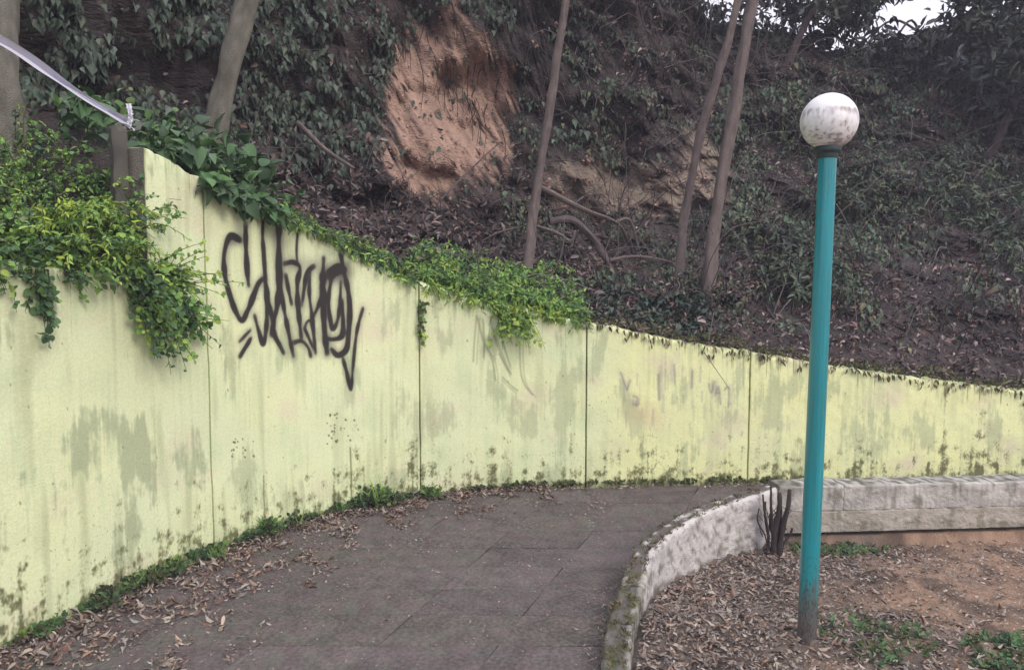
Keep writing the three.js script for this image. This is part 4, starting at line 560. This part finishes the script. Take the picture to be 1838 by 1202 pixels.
{ // dead leaves: along the wall foot, and on the soil bed
  const cols = [[0.26, 0.21, 0.175], [0.31, 0.255, 0.215], [0.19, 0.145, 0.12], [0.39, 0.33, 0.285], [0.13, 0.1, 0.083], [0.25, 0.16, 0.12], [0.28, 0.24, 0.215]], C = [], A = [], B = [];
  const lay = (x, y, z, sz, cl) => ({ p: V(x, y + rr(0.002, 0.014), z), dir: V(rr(-1, 1), rr(-0.15, 0.2), rr(-1, 1)), nrm: V(rr(-0.5, 0.5), R() < 0.5 ? 1 : -1, rr(-0.5, 0.5)), s: sz * rr(0.55, 1.4), c: vary(cl, 0.3) });
  for (let i = 0; i < 9500; i++) { const s = rr(3.8, 8.6), q = R(), off = -0.03 - Math.pow(q, 1.5) * lut(s, [[4, 1.15], [6, 0.8], [7.5, 0.5]]), p = onWall(s, off, 0), near = 1 - q; if (fbm(p.x * 2.5, p.z * 2.5, 3) + near * 0.7 - 0.25 < 0) continue; (R() < 0.6 ? A : B).push(lay(p.x, 0.002 + near * near * 0.02 * R(), p.z, R() < 0.3 ? 0.042 : 0.024, pick([...cols, [0.16, 0.085, 0.07], [0.12, 0.08, 0.07]]))); }
  for (let i = 0; i < 420; i++) { const s = rr(8.4, 13), p = onWall(s, -0.02 - 0.14 * R(), 0); (R() < 0.6 ? A : B).push(lay(p.x, 0.004, p.z, 0.028, pick(cols))); }
  for (let i = 0; i < 260; i++) { const z = rr(-5.5, -2.4), x = rr(-1.6, 1.0); if (isBed(x + 0.2, z)) continue; A.push(lay(x, 0.002, z, 0.02, pick(cols))); }
  for (let i = 0; i < 42000; i++) {
    const x = 0.3 + 4.2 * Math.pow(R(), 1.35), z = rr(-4.95, -1.9); if (!isBed(x - 0.03, z)) continue;
    const redz = sstep(-0.15, 0.2, (x - 1.75 + 0.3 * (z + 4.1)) * 0.42 - 0.05 + 0.35 * fbm(x * 1.1, z * 1.1, 4)); if (R() < redz * 0.88) continue; if (R() > 0.55 + 0.9 * fbm(x * 1.8, z * 1.8 + 5, 3) + 0.25) continue;
    (R() < 0.5 ? A : B).push(lay(x, bedHeight(x, z) + rr(0, 0.016), z, R() < 0.2 ? 0.04 : 0.025, pick(redz > 0.4 ? [...cols, [0.2, 0.1, 0.06]] : cols)));
  }
  for (let i = 0; i < 16000; i++) { const x = 0.3 + 4.2 * Math.pow(R(), 1.3), z = rr(-4.95, -1.9); if (isBed(x - 0.02, z)) C.push(lay(x, bedHeight(x, z) - 0.001, z, 0.013, pick(cols))); }
  for (let i = 0; i < 5000; i++) { const s = rr(3.8, 9), q = R(), p = onWall(s, -0.02 - Math.pow(q, 1.4) * 1.1, 0); if (fbm(p.x * 2.2, p.z * 2.2, 3) - q * 0.5 + 0.2 > 0) C.push(lay(p.x, 0, p.z, 0.012, pick([...cols, [0.15, 0.08, 0.065], [0.1, 0.06, 0.05]]))); }
  for (let i = 0; i < 520; i++) { const u = rr(0.6, kerbLen), k = kerbAt(u), o = 0.12 + Math.pow(R(), 2) * 0.09; B.push(lay(k.x + k.nx * o, 0.003, k.z + k.nz * o, 0.016, pick([[0.08, 0.06, 0.045], [0.06, 0.06, 0.03], ...cols]))); }
  for (let i = 0; i < 1500; i++) { const z = rr(-5.6, -2.3), x = rr(-2.0, 1.0); if (isBed(x + 0.16, z)) continue; if (fbm(x * 3, z * 3, 3) < -0.05) continue; B.push(lay(x, 0.0, z, 0.009, pick(cols))); }
  for (let i = 0; i < 4200; i++) { const z = rr(-5.7, -2.3), x = rr(-2.0, 1.0); if (isBed(x + 0.14, z)) continue; if (R() > 0.5 + fbm(x * 2.3, z * 2.3 + 33, 3)) continue; C.push(lay(x, -0.001, z, rr(0.004, 0.009), pick([[0.3, 0.28, 0.27], [0.2, 0.18, 0.17], [0.1, 0.085, 0.08], [0.42, 0.39, 0.37]]))); }
  const w = tag(new THREE.Group(), 'pale brown dead leaves strewn over path edge and soil bed', 'leaf litter', null, 'stuff'); w.name = 'fallen_leaves'; scene.add(w);
  tag(instanced('flat_leaves', G_dead, M_dead, A, w), null, null, null, 'stuff'); tag(instanced('curled_leaves', G_dead2, M_dead, B, w), null, null, null, 'stuff'); tag(instanced('leaf_fragments', G_round, M_dead, C, w), null, null, null, 'stuff');
}
{ // moss cushions and crumbs of soil on the kerb top
  const its = []; for (let i = 0; i < 2600; i++) { const u = rr(0.6, kerbLen - 0.1), k = kerbAt(u), o = rr(0.005, 0.115); if (fbm(u * 6 + 4, o * 13, 4) < 0.02) continue; const top = lut(-k.z, [[1.6, 0.06], [3.58, 0.07], [3.75, 0.1], [3.92, 0.16], [4.2, 0.2], [4.55, 0.235], [4.76, 0.265]]); its.push({ p: V(k.x + k.nx * o, top + rr(-0.006, 0.006), k.z + k.nz * o), dir: V(rr(-1, 1), rr(0.2, 1), rr(-1, 1)), nrm: rndDir(), s: rr(0.008, 0.026), c: vary(pick([[0.085, 0.085, 0.025], [0.12, 0.11, 0.035], [0.08, 0.06, 0.04], [0.16, 0.12, 0.08]]), 0.3) }); }
  tag(instanced('kerb_moss', G_lance, M_dead, its), 'olive moss and soil crumbs on the kerb top', 'moss', null, 'stuff');
}
{ // weeds on the soil bed
  const P = (name, label, x, z) => thing(name, label, 'plant', [x, bedHeight(x, z), z]);
  const bed = (cx, cz, rx, rz) => () => { const a = rr(0, 6.283), q = Math.sqrt(R()), x = cx + Math.cos(a) * rx * q, z = cz + Math.sin(a) * rz * q; return V(x, bedHeight(x, z), z); };
  const upd = () => V(rr(-0.9, 0.9), 1, rr(-0.9, 0.9));
  plantParts(P('weed_patch', 'low grassy weeds on the soil right of the lamp post foot', 1.62, -3.42), { stems: 90, base: bed(1.62, -3.4, 0.24, 0.28), dir: upd, len: [0.03, 0.1], droop: 0.5, geo: G_lance, size: 0.035, per: 6, cols: [...olive, ...deep], stemR: 0.0012 });
  plantParts(P('weed_patch', 'leafy green weed patch in the bottom right corner', 2.15, -3.22), { stems: 120, base: bed(2.22, -3.2, 0.3, 0.2), dir: upd, len: [0.03, 0.09], droop: 0.4, geo: G_round, size: 0.022, per: 8, cols: [...deep, ...deep, ...olive], stemR: 0.0012 });
  plantParts(P('weed_patch', 'weeds growing at the foot of the low wall behind the lamp post', 1.9, -4.68), { stems: 70, base: bed(1.98, -4.66, 0.32, 0.08), dir: upd, len: [0.04, 0.1], droop: 0.4, geo: G_lance, size: 0.04, per: 6, cols: [...deep, ...olive], stemR: 0.0012 });
  // cut shrub in front of the low wall
  const g = thing('cut_shrub', 'small dark cut-back shrub of bare stems before the low wall', 'shrub', [1.58, bedHeight(1.58, -4.6), -4.6]), M = new THREE.MeshStandardMaterial({ color: new THREE.Color(0.045, 0.036, 0.036), roughness: 0.95 });
  const st = [[0.02, 0.31, 0.022, 0.02], [0.075, 0.33, 0.02, 0.05], [-0.05, 0.26, 0.01, -0.01], [-0.075, 0.3, 0.008, 0.01], [0.11, 0.14, 0.012, 0.0], [-0.03, 0.34, 0.011, 0.02], [-0.1, 0.24, 0.006, 0.02], [0.045, 0.22, 0.01, 0.0], [-0.015, 0.2, 0.014, -0.02]];
  for (const q of st) q[1] *= 1.3;
  for (const [dx, hh, r, dz] of st) mesh('stem', tube([V(dx * 0.35, -0.06, dz * 0.3), V(dx * 0.5 + rr(-0.01, 0.01), hh * 0.4, dz * 0.5), V(dx * 0.95 + rr(-0.012, 0.012), hh * 0.75, dz), V(dx, hh, dz + rr(-0.01, 0.01))], r, r * 0.6, { seg: 14, rad: 8, bump: 0.35, freq: 40 }), M, g);
  const tw = []; for (let i = 0; i < 26; i++) { const q = pick(st), h0 = rr(0.06, 0.28), a = V(q[0] * 0.7, h0, q[3]); tw.push(tube([a, a.clone().add(V(rr(-0.03, 0.03), 0.03, rr(-0.02, 0.02))), a.clone().add(V(rr(-0.06, 0.06), rr(0.03, 0.09), rr(-0.03, 0.03)))], 0.003, 0.0012, { seg: 5, rad: 4, bump: 0, closeEnd: false })); }
  tag(mesh('twigs', mergeGeometries(tw), M, g), null, null, null, 'stuff');
}

// ---------------------------------------------------------------- post and barrier tape at the wall step
{
  const w = wallAt(5.645), g = new THREE.BoxGeometry(0.07, 0.95, 0.07, 4, 30, 4), p = g.attributes.position;
  for (let i = 0; i < p.count; i++) { const x = p.getX(i), y = p.getY(i), z = p.getZ(i); p.setXYZ(i, x + 0.006 * n3(x * 9, y * 7, z * 9), y + (y > 0.4 ? 0.02 * n3(x * 30, 1, z * 30) : 0), z + 0.006 * n3(x * 9 + 7, y * 7, z * 9)); }
  g.computeVertexNormals(); const b = barkBump.clone(); b.repeat.set(1, 3);
  const post = mesh('stake', g, new THREE.MeshStandardMaterial({ color: new THREE.Color(0.15, 0.14, 0.12), roughness: 0.95, bumpMap: b, bumpScale: 0.008 })); post.position.set(w.x + w.nx * 0.13, 1.865, w.z + w.nz * 0.13); post.rotation.y = -0.9;
  tag(post, 'weathered grey stake beside the end of the tall wall panel', 'stake');
  const A = V(-1.872, 2.328, -3.89), B0 = V(-2.115, 2.553, -3.3), dir = B0.clone().sub(A), z0 = hill(2.7, 0.7), B = V(z0.x + 0.1, 2.93, z0.z - 0.05);
  const ribbon = (pts, width, tw0, tw1, phase, wob) => { const c = new THREE.CatmullRomCurve3(pts, false, 'centripetal'), N = 90, pos = [], idx = []; for (let i = 0; i <= N; i++) { const t = i / N, q = c.getPointAt(t), T = c.getTangentAt(t), S = V(0, 1, 0).addScaledVector(T, -T.y).normalize(), O = T.clone().cross(S), a = tw0 + (tw1 - tw0) * t + phase + 0.3 * n2(t * 5, phase), hw = width * 0.5 * (0.8 + 0.2 * n2(t * 8, phase + 4)); for (const k of [-1, -0.35, 0.35, 1]) { const f = 0.006 * (k === 0.35 ? 1 : k === -0.35 ? -1 : 0) + wob * n2(t * 9, k + phase); pos.push(q.x + S.x * Math.cos(a) * hw * k + O.x * (Math.sin(a) * hw * k + f), q.y + S.y * Math.cos(a) * hw * k + O.y * (Math.sin(a) * hw * k + f), q.z + S.z * Math.cos(a) * hw * k + O.z * (Math.sin(a) * hw * k + f)); } } for (let i = 0; i < N; i++) for (let k = 0; k < 3; k++) { const a = i * 4 + k; idx.push(a, a + 1, a + 4, a + 1, a + 5, a + 4); } return geoFrom(pos, idx); };
  const mid = B0.clone().addScaledVector(dir, 0.6), line = [A, A.clone().lerp(B0, 0.5).add(V(0, -0.012, 0)), B0, mid.lerp(B, 0.25), B];
  const knot = [A.clone().add(V(0.03, -0.03, 0.02)), A.clone().add(V(0.0, 0.0, 0.05)), A.clone().add(V(-0.05, 0.0, 0.02)), A.clone().add(V(-0.05, -0.02, -0.05)), A.clone().add(V(0.02, -0.01, -0.04)), A.clone().add(V(0.035, 0.02, 0.0)), A.clone().add(V(0.0, 0.01, 0.045))], tail = [A.clone().add(V(0.02, -0.02, 0.05)), A.clone().add(V(0.03, 0.03, 0.055)), A.clone().add(V(0.02, 0.09, 0.05))];
  const M = new THREE.MeshPhysicalMaterial({ color: new THREE.Color(0.72, 0.72, 0.82), roughness: 0.35, transmission: 0.15, thickness: 0, side: THREE.DoubleSide });
  const t = mesh('barrier_tape', mergeGeometries([ribbon(line, 0.085, 0.5, 2.4, 0, 0.006), ribbon(line.map((p, i) => p.clone().add(V(0.004, 0.012, 0.01))), 0.06, -0.6, 1.2, 2, 0.004), ribbon(knot, 0.035, 0, 0.6, 1, 0.001), ribbon(tail, 0.03, 0.3, 0.7, 3, 0.001)]), M);
  tag(t, 'twisted white plastic barrier tape tied to the stake at the wall step', 'tape');
}
renderer.render(scene, camera);
